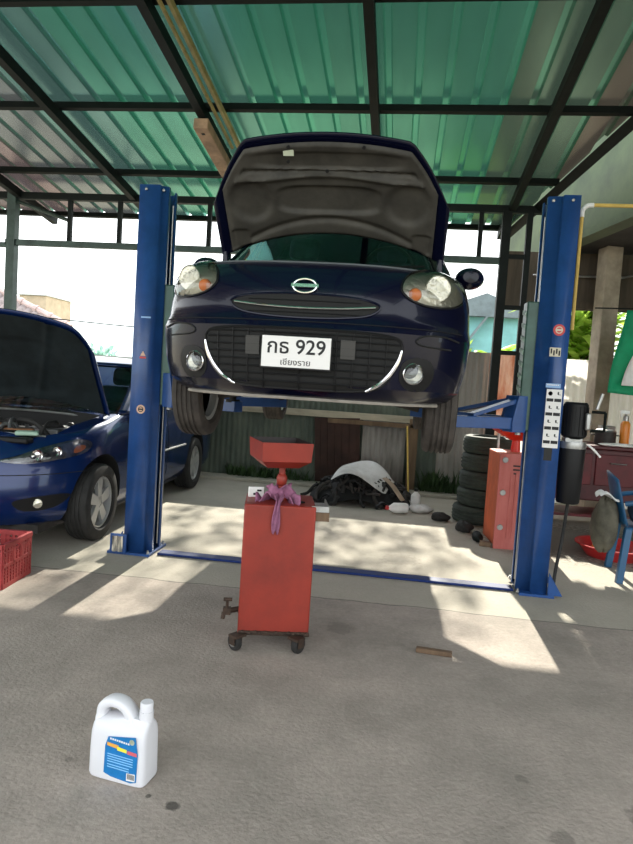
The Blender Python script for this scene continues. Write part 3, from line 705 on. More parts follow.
# bonnet
TH = R(45); hy, hz = 1.04, 1.03
def HP(x, s, o=0): return Vector((x, hy-s*cos(TH)+o*sin(TH), hz+s*sin(TH)+o*cos(TH)))
def hs1(x):
    a = abs(x)
    return .815-.045*(a/.47)**2 if a <= .47 else .77-(a-.47)/.24*.40-.03*sin(pi*(a-.47)/.24)*-1
def hs0(x): return .165*(1-(abs(x)/.71)**2)
def hcrown(x, s): return -.045*(abs(x)/.71)**2-.05*max(0, (s-.55)/.27)**2
b = MB(); b.grid(lambda u, v: HP((u*2-1)*.71, hs0((u*2-1)*.71)*(1-v)+hs1((u*2-1)*.71)*v, hcrown((u*2-1)*.71, hs0((u*2-1)*.71)*(1-v)+hs1((u*2-1)*.71)*v)), 56, 30)
hood = b.build('bonnet', m_navy, car, angle=50, solid=.012)
def inner(u, v):
    x = (u*2-1)*.635; s = (hs0(x)+.012)*(1-v)+(hs1(x)-.050)*v; a = abs(x); h = .0
    def pocket(cx, cs, rx, rs, d, e=4):
        q = (abs((a-cx)/rx))**e+(abs((s-cs)/rs))**e
        return -d/(1+math.exp(min(60, (q-1)*7)))
    h = 1.15*(pocket(.0, .41, .30, .085, .022)+pocket(.47, .40, .125, .125, .022, 2)+pocket(.0, .655, .42, .05, .014)+pocket(.56, .14, .06, .07, .012))
    rib = -.020*math.exp(-((s-.585)/.010)**2)*(a < .5)+.020*math.exp(-((s-.55-.02*cos(a*6))/.016)**2)*(1 if a < .55 else 0)
    edge = min(v, 1-v, u, 1-u)
    h -= .02*max(0, 1-edge/.03)
    h -= .018*math.exp(-((s-.285+.14*(a/.5)**2)/.02)**2)*(a < .5)
    return HP(x, s, hcrown(x, s)-.032-h*-1-rib if False else hcrown(x, s)-.040-h-rib)
MB().grid(inner, 110, 70).build('underside_panel', m_hoodin, hood, angle=60)
MB().box(HP(-.215, .705, -.062), (.06, .035, .004), Matrix.Rotation(TH+pi*0, 3, 'X').inverted() if False else Matrix.Rotation(-TH, 3, 'X')).build('sticker', m_lab6, hood, label='pale sticker')
for x, s in ((-.21, .745), (.21, .75), (-.22, .655), (.0, .60)):
    MB().lathe([(.010, -.004), (.010, .004)], (0, 0, 0), 'z', 14).build('hole', m_dark, hood, loc=HP(x, s, -.055+hcrown(x, s)*.8), rot=(-TH, 0, 0))
MB().tube([HP(-.66, .02, -.05)+Vector((0, 0, -.04)), Vector((-.60, .72, .84))], .006, 6).build('prop_rod', m_steel, car)
for s in (-1, 1): MB().box((s*.69, 1.03, .985), (.035, .10, .10)).build('hinge', m_navy, car, bevel=.01)
# engine bay behind the nose panel
b = MB().use(m_plastic).box((-.1, .62, .66), (.5, .34, .18)).use(m_engine).box((.35, .55, .66), (.22, .18, .2)).use(m_steel).box((-.42, .6, .65), (.16, .3, .14)); b.build('engine', None, car, bevel=.02)
# face of the car
f = SH.front
for s in (-1, 1):
    P = [(.470, .715), (.497, .777), (.56, .822), (.64, .838), (.725, .818), (.788, .762), (.80, .70), (.765, .655), (.70, .630), (.61, .626), (.53, .645), (.482, .678)]
    P = smooth_closed([(s*x, z) for x, z in P], 4); C = (s*.63, .72)
    hl = patch(MB(), P, f, .003, 6, C, 0).build('headlight', m_reflector, car, angle=60)
    b = MB().lathe([(.001, -.030), (.020, -.028), (.026, -.010), (.045, -.012), (.060, -.026), (.066, -.034), (.070, -.030)], (0, 0, 0), 'y', 28); q = f(s*.645, .725, .0)
    b.build('projector', m_reflector, hl, loc=(q.x, q.y+.004, q.z), rot=(0, 0, s*R(20)))
    q = f(s*.535, .675, .008); MB().lathe([(.034, 0), (.03, -.012), (.018, -.02), (.001, -.022)], (0, 0, 0), 'y', 18).build('indicator_bulb', m_amber, hl, loc=q)
    patch(MB(), P, f, lambda t: .012+.030*(1-t*t), 8, C, .004).build('lens', m_lens, hl, angle=60)
    ring = [f(x, z, .004) for x, z in P]; MB().tube(ring, .006, 6, closed=True).build('bezel', m_plastic, hl)
    q = f(s*.555, .285, .002)
    fl = MB().lathe([(.049, 0), (.053, -.010), (.049, -.013), (.046, -.002)], (0, 0, 0), 'y', 28, close=True).build('fog_lamp', m_chrome, car, loc=q, rot=(0, 0, s*R(16)))
    MB().lathe([(.046, .01), (.046, -.002), (.03, .004), (.001, .012)], (0, 0, 0), 'y', 24).build('bulb_reflector', m_reflector, fl)
    MB().lathe([(.046, -.004), (.03, -.012), (.001, -.015)], (0, 0, 0), 'y', 24).build('lens', m_lens, fl)
    patch(MB(), smooth_closed([(s*.50, .33), (s*.56, .365), (s*.64, .35), (s*.66, .28), (s*.62, .21), (s*.54, .20), (s*.49, .25)], 3), f, .0015, 4, None, 0).build('fog_recess', m_plastic, car, angle=60)
    # body line over the fog lamp and the chrome cheek of the grille
    MB().tube([f(s*x, z, .002) for x, z in spline([(.79, .455, 0), (.70, .475, 0), (.60, .47, 0), (.555, .44, 0), (.60, .425, 0), (.72, .42, 0)], 5) for x, z in ((x, z),)] if False else [f(s*p.x, p.y, .0015) for p in spline([(.78, .462, 0), (.70, .478, 0), (.60, .472, 0), (.56, .445, 0), (.60, .425, 0), (.74, .418, 0)], 5)], .0045, 6).build('panel_gap', m_dark, car)
    pts = [f(s*p.x, p.y, .008) for p in spline([(.492, .395, 0), (.478, .34, 0), (.442, .275, 0), (.39, .222, 0), (.33, .190, 0)], 6)]
    MB().tube(pts, [.005+.007*sin(pi*i/(len(pts)-1)) for i in range(len(pts))], 8).build('grille_cheek', m_chrome, car)
GP = smooth_closed([(-.485, .435), (-.40, .460), (-.2, .468), (0, .47), (.2, .468), (.40, .460), (.485, .435), (.487, .36), (.45, .27), (.385, .205), (.25, .182), (0, .178), (-.25, .182), (-.385, .205), (-.45, .27), (-.487, .36)], 4)
gr = patch(MB(), GP, f, .003, 6, (0, .32), 0).build('lower_grille', m_dark, car, angle=60)
def inside(x, z): 
    c = False; n = len(GP)
    for i in range(n):
        (x1, z1), (x2, z2) = GP[i], GP[(i+1) % n]
        if (z1 > z) != (z2 > z) and x < (x2-x1)*(z-z1)/(z2-z1)+x1: c = not c
    return c
b = MB()
for z in (.21, .245, .28, .315, .35, .385, .42, .448):
    xx = [k*.02 for k in range(-26, 27) if inside(k*.02, z)]
    if len(xx) > 3: b.tube([f(x, z, .008) for x in xx], .0042, 6)
for x in (-.42, -.34, -.26, -.18, .0, .18, .26, .34, .42):
    zz = [k*.02 for k in range(8, 25) if inside(x, k*.02)]
    if len(zz) > 3: b.tube([f(x, z, .008) for z in zz], .0035, 6)
b.build('grille_bars', m_plastic, gr)
MB().tube([f(x, z, .003) for x, z in GP], .007, 6, closed=True).build('grille_rim', m_plastic, gr)
for s in (-1, 1): patch(MB(), dense([(s*.20, .335), (s*.27, .335), (s*.27, .425), (s*.20, .425)], 3), f, .012, 2, None, .01).build('blank_cover', mat('charcoal plastic', (.04, .038, .035), .5), gr)
UP = smooth_closed([(-.375, .600), (-.30, .628), (-.15, .642), (0, .645), (.15, .642), (.30, .628), (.375, .600), (.33, .555), (.2, .530), (0, .522), (-.2, .530), (-.33, .555)], 4)
ug = patch(MB(), UP, f, .002, 5, (0, .585), 0).build('upper_grille', m_dark, car, angle=60)
MB().tube([f(x, z, .003) for x, z in UP], .006, 6, closed=True).build('grille_rim', m_navy, ug)
MB().tube([f(p.x, p.y, .014) for p in spline([(-.35, .592, 0), (-.2, .578, 0), (0, .572, 0), (.2, .578, 0), (.35, .592, 0)], 6)], .0055, 8).build('chrome_bar', m_chrome, ug)
b = MB()
for z in (.55, .61): b.tube([f(k*.02, z, .004) for k in range(-14, 15)], .003, 6)
b.build('grille_bars', m_plastic, ug)
# badge: an oval ring with a bar across it
q = f(0, .68, .006)
em = MB().tube([(.058*cos(a*pi/16), -.006, .036*sin(a*pi/16)) for a in range(32)], .0065, 8, closed=True)
em.box((0, -.008, 0), (.135, .008, .017)); em.build('badge', m_chrome, car, loc=q, rot=(R(-14), 0, 0), bevel=0)
# number plate
py = SH.F(0, .35)-.028
lp = MB().box((-.012, py, .350), (.352, .014, .166)).build('license_plate', m_plastic, car, bevel=.004)
MB().box((-.012, py-.008, .352), (.338, .004, .150)).build('plate_face', m_white, lp, bevel=.0015)
text('กธ 929', .098, FRONT(-.012, py-.0105, .374), m_ink, 'plate_characters', lp, sx=1.02)
text('เชียงราย', .040, FRONT(-.012, py-.0105, .301), m_ink, 'plate_province', lp, sx=1.1, bold=.003)
# lower lip, seams, underbody, wheels, mirrors, wipers
MB().tube([f(k*.02, .130, .004) for k in range(-35, 36)], .009, 6).build('bumper_lip', mat('lit dusty lip', (.34, .31, .27), .6, 0, .2, 8), car)  # pale strip: dust plus the lit lower edge painted into its colour
MB().tube([f(k*.02, .822, .003) for k in range(-30, 31)], .005, 6).build('bonnet_seal', mat('grey seal', (.12, .13, .14), .5), car)
MB().tube([f(k*.02, .505, .001) for k in range(-40, 41)], .0025, 4).build('bumper_seam', m_dark, car)
b = MB().box((0, 1.95, .145), (1.3, 3.2, .04))
b.cyl((-.25, .9, .12), (-.25, 3.4, .12), .03, n=10).cyl((-.5, 3.35, .2), (.2, 3.35, .2), .09, n=16)
for s in (-1, 1): b.tube([(s*.25, .80, .17), (s*.62, .76, .10)], .028, 8); b.tube([(s*.58, .76, .1), (s*.56, .80, .62)], .03, 8)
b.build('underbody', m_under, car)
for s in (-1, 1):
    wheel(car, (s*.735, .75, .128), .288, .172, s, rot=0, mt=m_dusty)
    wheel(car, (s*.735, 3.20, .10), .288, .172, s, mt=m_dusty)
    mr = MB().lathe([(.001, .05), (.045, .045), (.075, .02), (.085, -.02), (.08, -.045), (.001, -.045)], (0, 0, 0), 'y', 20)
    for v in mr.bm.verts: v.co.x *= 1.12; v.co.z *= .86; v.co.y *= -1.3
    o = mr.build('wing_mirror', m_navy, car, loc=(s*.905, 1.27, .965)); MB().box((-s*.08, .01, -.045), (.07, .05, .05)).build('mirror_foot', m_plastic, o, bevel=.01)
for x0 in (-.5, .1): MB().tube([(x0, .97+.02, .955), (x0+.5, 1.03, .985)], .008, 6).build('wiper', m_black, car)

# --- blue sedan on the floor at left
sed = thing('sedan', 'metallic blue sedan parked at left on the floor with bonnet open', 'car', (-3.205, 4.03, 0), R(2))
sed.scale = (1, 1, 1.06)
S2 = Shell([(0.19, 0.78, 0.16, 0.9, 2.35, 2, 4.47, .4), (0.22, 0.82, 0.07, 0.92, 2.35, 2, 4.47, .4), (0.29, 0.855, 0.02, 0.94, 2.35, 2, 4.47, .4), (0.45, 0.872, 0, 0.95, 2.35, 2, 4.47, .4), (0.58, 0.877, 0.025, 0.95, 2.35, 2, 4.47, .4), (0.66, 0.877, 0.055, 0.93, 2.35, 2, 4.47, .4), (0.72, 0.872, 0.09, 0.92, 2.35, 2, 4.47, .4), (0.78, 0.862, 0.15, 0.9, 2.35, 2, 4.47, .4), (0.84, 0.85, 0.25, 0.82, 2.35, 2, 4.47, .4), (0.89, 0.835, 0.45, 0.68, 2.35, 2, 4.47, .4), (0.94, 0.82, 0.85, 0.45, 2.35, 2, 4.47, .4), (0.98, 0.8, 1.15, 0.35, 2.35, 2, 4.47, .4)])
zs = [.19, .20, .22, .25, .29, .34, .40, .45, .5, .54, .58, .62, .66, .69, .72, .75, .78, .81, .84, .865, .89, .915, .94, .96, .98]
b2 = S2.body(zs, 'body', m_blue, sed); cut = []
for y in (.85, 3.52):
    for s in (-1, 1): cut.append(MB().cyl((s*.55, y, .300), (s*1.0, y, .300), .372, n=44).build('cutter', m_dark))
cut.append(MB().prism([(-.64, .50), (-.50, .32), (.50, .32), (.64, .50), (.71, 1.12), (-.71, 1.12)], lambda u, v, w: (u, v, w), .42, 1.3).build('cutter', m_dark))
boolean(b2, cut)
G2 = Shell([(.96, .835, 1.08, .36, 3.2, 2, 4.05, .25), (1.05, .81, 1.24, .36, 3.2, 2, 3.95, .25), (1.25, .735, 1.62, .34, 3.2, 2, 3.65, .25), (1.36, .67, 1.88, .32, 3.2, 2, 3.42, .25), (1.40, .60, 2.05, .3, 3.2, 2, 3.3, .25), (1.43, .44, 2.28, .25, 3, 2, 3.1, .25), (1.44, .22, 2.5, .2, 3, 2, 2.9, .2)])
greenhouse(G2, [.96, .985, 1.02, 1.05, 1.15, 1.25, 1.32, 1.36, 1.38, 1.40, 1.415, 1.43, 1.44], .97, 1.37, sed, m_blue)
for x in (-.38, .38): seat(sed, x, 2.0, .42)
MB().box((0, 1.55, .96), (1.4, .35, .12), Matrix.Rotation(R(8), 3, 'X')).build('dashboard', m_plastic, sed, bevel=.04, seg=3)
T2 = R(54); hy2, hz2 = 1.16, .985
def HQ(x, s, o=0): return Vector((x, hy2-s*cos(T2)+o*sin(T2), hz2+s*sin(T2)+o*cos(T2)))
def q1(x): a = abs(x)/.785; return .95-.16*a**2-.20*max(0, (a-.80)/.2)**2.2
def q0(x): return .10*(1-(abs(x)/.785)**2)
def cr2(x, s): return -.05*(abs(x)/.785)**2-.05*max(0, (s-.6)/.35)**2
def hgrid(k, o, e):
    def g(u, v):
        x = (u*2-1)*k; s = (q0(x)+e)*(1-v)+(q1(x)-e)*v; return HQ(x, s, cr2(x, s)+o)
    return g
h2 = MB().grid(hgrid(.785, 0, 0), 40, 24).build('bonnet', m_blue, sed, angle=50, solid=.012)
def in2(u, v):
    x = (u*2-1)*.755; s = (q0(x)+.02)*(1-v)+(q1(x)-.03)*v; a = abs(x)
    h = -.018/(1+math.exp(min(60, ((abs(x)/.5)**4+(abs(s-.42)/.26)**4-1)*6))); h += .014*math.exp(-((a-.12-.42*s)/.022)**2)
    return HQ(x, s, cr2(x, s)-.03-h*1.0 if False else cr2(x, s)-.032-h)
MB().grid(in2, 70, 44).build('underside_panel', mat('dark bonnet liner', (.009, .014, .016), .8, 0, .3, 6, spec=.2), h2, angle=60)
MB().tube([HQ(.60, .05, -.05), HQ(.69, .25, -.03), HQ(.70, .62, -.035)], .009, 6).build('bonnet_seal', m_steel, h2)
for s in (-1, 1): MB().box((s*.72, 1.15, .955), (.04, .12, .09)).build('hinge', m_blue, sed, bevel=.01)
MB().tube([Vector((-.62, .35, .80)), HQ(-.6, .62, -.04)], .006, 6).build('prop_rod', m_steel, sed)
# engine bay
r3 = random.Random(11)
b = MB().use(m_plastic).box((0, .62, .74), (.62, .42, .12)).use(m_engine).box((-.45, .55, .70), (.26, .22, .2)).box((.40, .78, .72), (.3, .26, .18)).use(m_steel).box((.1, .40, .72), (.5, .08, .10)).use(m_copper).box((.30, .52, .79), (.22, .08, .04), Matrix.Rotation(.3, 3, 'Z')).box((.05, .60, .82), (.3, .04, .03))
bmesh.ops.translate(b.bm, verts=b.bm.verts, vec=(0, .04, .045)); en = b.build('engine', None, sed, bevel=.015)
b = MB().use(m_paper).box((.52, .95, .78), (.2, .16, .16)); b.use(m_plastic).lathe([(.03, .0), (.03, .03), (.001, .03)], (.52, .95, .86), 'z', 14); b.build('coolant_tank', None, sed, bevel=.02)
for k in range(18):
    p = Vector((r3.uniform(-.55, .55), r3.uniform(.4, 1.0), .76)); q = Vector((r3.uniform(-.55, .6), r3.uniform(.4, 1.0), .76)); mid = (p+q)/2+Vector((0, 0, r3.uniform(.1, .18)))
    MB().tube(spline([p, (p+mid)/2+Vector((0, 0, .05)), mid, (q+mid)/2+Vector((0, 0, .05)), q]), r3.choice([.012, .016, .022]), 8).build('hose', r3.choice([m_rubber, m_rubber, m_steel, m_engine]), en)
MB().tube([(k*.05, 1.10-.10*(abs(k)/13)**2*-1*0+.05*(1-(k/13)**2)*-1+.05, .955-.03*(k/13)**2) for k in range(-13, 14)], .010, 6).build('cowl_seal', m_steel, sed)
MB().box((0, .285, .80), (1.10, .10, .04)).build('radiator_support', m_plastic, sed, bevel=.012)
MB().tube([(k*.05, .31+.10*(abs(k)/12)**2, .845-.02*(k/12)**2) for k in range(-12, 13)], .006, 6).build('front_seal', m_steel, sed)
MB().box((.48, .36, .845), (.16, .10, .03), Matrix.Rotation(R(25), 3, 'Z')).build('washer_cap', mat('pale green tank', (.35, .5, .4), .5), sed, bevel=.01)
for x0 in (-.55, .05): MB().tube([(x0, 1.17, .99), (x0+.3, 1.22, 1.01), (x0+.52, 1.30, 1.06)], .009, 6).build('wiper', m_black, sed)
f2 = S2.front
for s in (-1, 1):
    P = smooth_closed([(s*x, z) for x, z in [(.40, .665), (.50, .70), (.62, .755), (.74, .795), (.80, .785), (.822, .745), (.80, .695), (.70, .665), (.55, .645)]], 4); C = (s*.64, .71)
    hl = patch(MB(), P, f2, .002, 6, C, 0).build('headlight', mat('smoked reflector', (.30, .30, .34), .25, .7, 0, 9, (.05, .05, .06)), sed, angle=60)
    for x, z, r in ((.60, .705, .042), (.69, .725, .038)):
        q = f2(s*x, z, 0); MB().lathe([(r, -.004), (r*.9, -.02), (r*.5, -.012), (.001, -.016)], (0, 0, 0), 'y', 20).build('projector', m_chrome, hl, loc=q, rot=(0, 0, s*R(28)))
    patch(MB(), smooth_closed([(s*.765, .752), (s*.793, .756), (s*.803, .735), (s*.79, .712), (s*.765, .708)], 3), f2, .004, 3, None, 0).build('indicator', m_amber, hl)
    patch(MB(), P, f2, lambda t: .008+.012*(1-t*t), 6, C, .004).build('lens', m_lens, hl, angle=60)
    patch(MB(), smooth_closed([(s*.50, .385), (s*.60, .415), (s*.74, .425), (s*.77, .40), (s*.70, .33), (s*.56, .32)], 4), f2, .001, 3, None, 0).build('fog_recess', m_plastic, sed, angle=60)
    q = f2(s*.63, .37, .002); MB().lathe([(.034, 0), (.032, -.010), (.001, -.014)], (0, 0, 0), 'y', 20).build('fog_lamp', m_reflector, sed, loc=q, rot=(0, 0, s*R(24)))
    for y in (.85, 3.52): wheel(sed, (s*.775, y, .316/1.06), .316, .205, s).scale.z = 1/1.06
    mr = MB().lathe([(.001, .05), (.05, .045), (.08, .02), (.09, -.02), (.085, -.045), (.001, -.045)], (0, 0, 0), 'y', 20)
    for v in mr.bm.verts: v.co.x *= 1.15; v.co.z *= .8; v.co.y *= -1.3
    mr.build('wing_mirror', m_blue, sed, loc=(s*.95, 1.72, 1.0))
    fs = S2.side(s)
    MB().tube([fs(y, .56, .004) for y in [1.35+k*.1 for k in range(18)]], .010, 6).build('side_moulding', m_steel, sed)
    for y in (1.42, 2.45, 3.28): MB().tube([fs(y, z, .001) for z in [.25+.07*k for k in range(11)]], .003, 4).build('door_gap', m_dark, sed)
    for y in (2.3, 3.15): MB().tube([fs(y-.09, .80, .01), fs(y, .805, .03), fs(y+.09, .80, .01)], .012, 6).build('door_handle', m_blue, sed)
    MB().tube([fs(y, .20, .004) for y in [1.3+k*.1 for k in range(18)]], .02, 6).build('sill', m_plastic, sed)
patch(MB(), smooth_closed([(-.36, .47), (0, .49), (.36, .47), (.42, .36), (.34, .25), (0, .23), (-.34, .25), (-.42, .36)], 4), f2, .002, 5, None, 0).build('lower_grille', m_dark, sed, angle=60)
patch(MB(), smooth_closed([(-.34, .72), (0, .735), (.34, .72), (.2, .60), (0, .585), (-.2, .60)], 4), f2, .002, 5, None, 0).build('upper_grille', m_dark, sed, angle=60)
MB().tube([f2(k*.02, .57, .001) for k in range(-42, 43)], .003, 4).build('bumper_seam', m_dark, sed)
MB().tube([f2(k*.02, .185, .006) for k in range(-38, 39)], .014, 6).build('bumper_lip', m_dusty, sed)
MB().box((0, 2.2, .19), (1.3, 3.9, .06)).build('underbody', m_under, sed)

# ------------------------------------------------------------------ waste oil drainer in the middle
dr = thing('oil_drainer', 'red waste oil drainer on castors with square funnel, under the raised car', 'oil drainer', (-.565, 3.19, 0), R(11.6))
b = MB(); P0 = [(-.188, 0), (.184, 0), (.186, .34), (-.186, .34)]; P1 = [(-.188, .0), (.184, .0), (.184, .34), (-.188, .34)]
lo = [b.V((x, y, .082)) for x, y in P0]; hi = [b.V((x, y, .768)) for x, y in P1]
b.face(lo[::-1]); b.face(hi)
for i in range(4): b.face([lo[i], lo[(i+1) % 4], hi[(i+1) % 4], hi[i]])
b.build('tank', m_red, dr, bevel=.008)
b = MB().box((0, .17, .085), (.378, .345, .012)); b.box((0, -.004, .098), (.366, .010, .014)); b.build('base_frame', m_rust, dr, bevel=.004)
b = MB()
for k in range(12): b.lathe([(.012, 0), (.009, .008), (.001, .010)], (-.16+k*.029+.004*(k % 3), -.008, .098-.004*(k % 2)), 'z', 7)
b.build('oily_grime', m_rust, dr)
for x, y, a in ((-.185, -.02, .75), (.120, -.035, -.75), (-.16, .30, .3), (.16, .31, 1.0)):
    cs = MB().box((0, 0, .098), (.07, .06, .012)).box((-.025, .012, .075), (.006, .04, .05)).box((.025, .012, .075), (.006, .04, .05)).build('castor', m_rust, dr, loc=(x, y, -.013), rot=(0, 0, a))
    MB().lathe([(.012, -.016), (.036, -.017), (.043, -.012), (.046, 0), (.043, .012), (.036, .017), (.012, .016)], (0, .018, .058), 'x', 24, close=True).build('castor_wheel', m_rubber, cs)
    MB().lathe([(.024, -.0185), (.020, -.021), (.001, -.021)], (0, .018, .058), 'x', 16).build('castor_hub', m_steel, cs)
b = MB().cyl((-.18, .08, .19), (-.235, .06, .185), .014, n=10).box((-.25, .055, .185), (.04, .035, .035)).cyl((-.25, .055, .185), (-.25, .05, .245), .008, n=8).cyl((-.27, .05, .247), (-.225, .05, .247), .010, n=8).cyl((-.265, .05, .18), (-.27, .04, .145), .011, n=8)
b.build('drain_cock', m_rust, dr)
b = MB().box((.205, .12, .745), (.09, .22, .008)); b.box((.248, .12, .757), (.006, .22, .03)); b.box((.205, .012, .757), (.09, .006, .03)); b.build('side_tray', m_steel, dr); boxo('tray_bracket', (.215, .02, .715), (.08, .012, .045), m_wood, dr)
b = MB().cyl((0, .17, .765), (0, .17, .80), .04, .034, 20).cyl((0, .17, .79), (0, .17, .97), .017, n=16); b.build('funnel_stem', m_red, dr)
b = MB().lathe([(.018, .845), (.026, .855), (.030, .885), (.024, .902), (.018, .908)], (-.0, .17, 0), 'z', 20); b.build('swivel_cup', m_red, dr)
fu = MB(); Rz = Matrix.Rotation(R(14), 3, 'Z'); cen = Vector((-.018, .17, 0))
def ring(w, d, z): return [fu.V(Rz @ Vector((x*w/2, y*d/2, 0))+cen+Vector((0, 0, z))) for x, y in ((-1, -1), (1, -1), (1, 1), (-1, 1))]
fu.use(m_red)
o1, o2, o3 = ring(.17, .17, .952), ring(.262, .30, .992), ring(.275, .315, 1.092)
fu.face(o1[::-1])
for A, B in ((o1, o2), (o2, o3)):
    for i in range(4): fu.face([A[i], A[(i+1) % 4], B[(i+1) % 4], B[i]])
fu.use(m_redin); i3, i2, i1 = ring(.267, .307, 1.092), ring(.254, .292, .994), ring(.16, .16, .958)  # inner walls in a much darker red than the outside
for A, B in ((o3, i3), (i3, i2), (i2, i1)):
    for i in range(4): fu.face([A[i], A[(i+1) % 4], B[(i+1) % 4], B[i]])
fu.face(i1); fu.build('funnel', None, dr, fix=False, angle=20)
# purple rag tied round the stem, hanging over the front
def cloth(name, label, f_, nu, nv, m, cat='cloth', thick=.003, loc=(0, 0, 0), rz=0):
    o = MB().grid(f_, nu, nv).build(name, m, None, loc=loc, rot=(0, 0, rz), solid=thick, sub=1, angle=180); return tag(o, label, cat)
DRM = Matrix.Translation((-.565, 3.19, 0)) @ Matrix.Rotation(R(11.6), 4, 'Z')
b = MB()
def ragstrip(u, v):
    path = [(-.008, .125, .80), (-.012, .07, .80), (-.015, .02, .79), (-.018, -.012, .77), (-.022, -.016, .70), (-.024, -.014, .63)]
    i = min(int(v*5), 4); t = v*5-i; p = Vector(path[i]).lerp(Vector(path[i+1]), t)
    w = .042*(1-.35*v)+.012*sin(v*9); return p+Vector(((u-.5)*w, .008*sin(u*11+v*7)-.004, .010*sin(u*9+v*3)))
b.grid(ragstrip, 8, 20)
def ragwrap(u, v):
    a = u*2*pi; r = .048+.014*sin(3*a+v*5)+.012*sin(7*a); return Vector((r*cos(a)*1.15+.0, .17+r*sin(a), .775+.07*v+.014*sin(4*a)))
b.grid(ragwrap, 40, 8)
def ragtail(u, v): return Vector((-.05-.085*v, .13-.03*v+(u-.5)*.07, .785+.03*sin(v*5+u*3)+.01*sin(u*12)))
b.grid(ragtail, 8, 14)
def ragtail2(u, v): return Vector((.04+.06*v, .10-.04*v+(u-.5)*.06, .785+.03*sin(2+v*4+u*4)))
b.grid(ragtail2, 8, 10)
o = b.build('rag', m_purple, None, solid=.004, angle=180, fix=False); o.matrix_world = DRM; tag(o, 'crumpled purple rag tied under the funnel of the red drainer', 'rag')
b = MB().use(m_paper).box((-.135, .22, .795), (.085, .02, .055), Matrix.Rotation(.2, 3, 'Z')).use(m_ink).box((-.14, .207, .785), (.02, .006, .012)).box((-.118, .207, .805), (.025, .006, .010))
o = b.build('packet', None, None, bevel=.003); o.matrix_world = DRM; tag(o, 'small white packet with black marks on the drainer top left', 'packet')
o = MB().box((.10, .10, .770), (.05, .03, .010), Matrix.Rotation(.6, 3, 'Z')).box((.085, .115, .775), (.02, .05, .012)).build('clip', m_black); o.matrix_world = DRM; tag(o, 'small black clip lying on the red drainer top right of rag', 'clip')

# ------------------------------------------------------------------ white jug on the floor
jg = thing('oil_jug', 'white plastic oil jug with blue label standing alone on the near floor', 'jug', (-.986, 2.012, 0), R(-9.0))
JW, JD = .222, .115
b = MB()
prof = smooth_closed([(0, 0), (.006, -.003)], 1)
def roundbox(b, secs, n=28):
    # secs: (z, x0, x1, y0, y1, corner exponent)
    rings = []
    for z, x0, x1, y0, y1, e in secs:
        r = []
        for k in range(n):
            a = 2*pi*(k+.5)/n; c, s_ = cos(a), sin(a)
            r.append(b.V(((x0+x1)/2+(x1-x0)/2*math.copysign(abs(c)**(2/e), c), (y0+y1)/2+(y1-y0)/2*math.copysign(abs(s_)**(2/e), s_), z)))
        rings.append(r)
    for A, B in zip(rings, rings[1:]):
        for k in range(n): b.face([A[k], A[(k+1) % n], B[(k+1) % n], B[k]])
    b.face(rings[0][::-1]); b.face(rings[-1])
roundbox(b, [(.0, .012, JW-.010, .010, JD-.010, 7), (.004, .004, JW-.002, .003, JD-.003, 7), (.015, 0, JW, 0, JD, 7), (.10, .001, JW-.002, .001, JD-.001, 7), (.16, .003, JW-.003, .003, JD-.003, 7), (.185, .006, JW-.004, .006, JD-.006, 6), (.200, .012, JW-.005, .014, JD-.014, 5), (.210, .05, JW-.005, .026, JD-.026, 4), (.222, .135, JW-.010, .032, JD-.032, 3)])
b.build('body', m_jug, jg, angle=40)
# handle: a flat-sided loop springing from the shoulder
hpts = spline([(.026, 0, .15), (.022, 0, .20), (.028, 0, .236), (.055, 0, .256), (.090, 0, .258), (.118, 0, .245), (.142, 0, .215), (.158, 0, .175)], 6)
b = MB(); N = len(hpts)
rows = []
for i, p in enumerate(hpts):
    t = (hpts[min(i+1, N-1)]-hpts[max(i-1, 0)]).normalized(); nn = Vector((-t.z, 0, t.x)); row = []
    for k in range(12):
        a = 2*pi*k/12; row.append(b.V(p+Vector((0, JD/2, 0))+nn*(.018*math.copysign(abs(cos(a))**.7, cos(a)))+Vector((0, (.030 if 6 < i < N-6 else .036)*math.copysign(abs(sin(a))**.6, sin(a)), 0))))
    rows.append(row)
for A, B in zip(rows, rows[1:]):
    for k in range(12): b.face([A[k], A[(k+1) % 12], B[(k+1) % 12], B[k]])
b.face(rows[0][::-1]); b.face(rows[-1]); b.build('handle', m_jug, jg, angle=60)
b = MB().lathe([(.025, .212), (.023, .248), (.001, .248)], (.192, JD/2, 0), 'z', 24); b.build('neck', m_jug, jg)
b = MB().lathe([(.0225, .238), (.0225, .275), (.0205, .279), (.001, .279)], (.192, JD/2, 0), 'z', 28); b.lathe([(.0245, .238), (.0245, .248), (.0225, .248)], (.192, JD/2, 0), 'z', 28); b.build('cap', m_jug, jg)
b = MB()
def onf(u, v, w): return (.070+(u-.070)*1.32, -w, .016+(v-.016)*1.08)
b.use(m_label).prism([(.070, .030), (.092, .022), (.150, .016), (.166, .022), (.168, .110), (.160, .166), (.080, .150), (.072, .120)], onf, -.001, .0012)
b.use(m_lab2).prism([(.078, .122), (.112, .117), (.112, .129), (.078, .133)], onf, 0, .0018); b.use(m_lab3).prism([(.108, .113), (.136, .110), (.136, .121), (.108, .125)], onf, 0, .0020)
b.use(m_lab4).prism([(.138, .108), (.166, .106), (.165, .117), (.138, .119)], onf, 0, .0018)
b.use(m_white).prism([(.138, .022), (.163, .024), (.163, .048), (.138, .046)], onf, 0, .0018)
b.use(m_ink)
for k in range(7): b.prism([(.141+k*.003, .028), (.1425+k*.003, .028), (.1425+k*.003, .045), (.141+k*.003, .045)], onf, 0, .0024)
b.use(m_white)
for z, x0, n in ((.143, .086, 9),):
    for k in range(n): b.prism([(x0+k*.0066, z-k*.0006), (x0+.0044+k*.0066, z-k*.0006), (x0+.0044+k*.0066, z+.006-k*.0006), (x0+k*.0066, z+.006-k*.0006)], onf, 0, .0018)
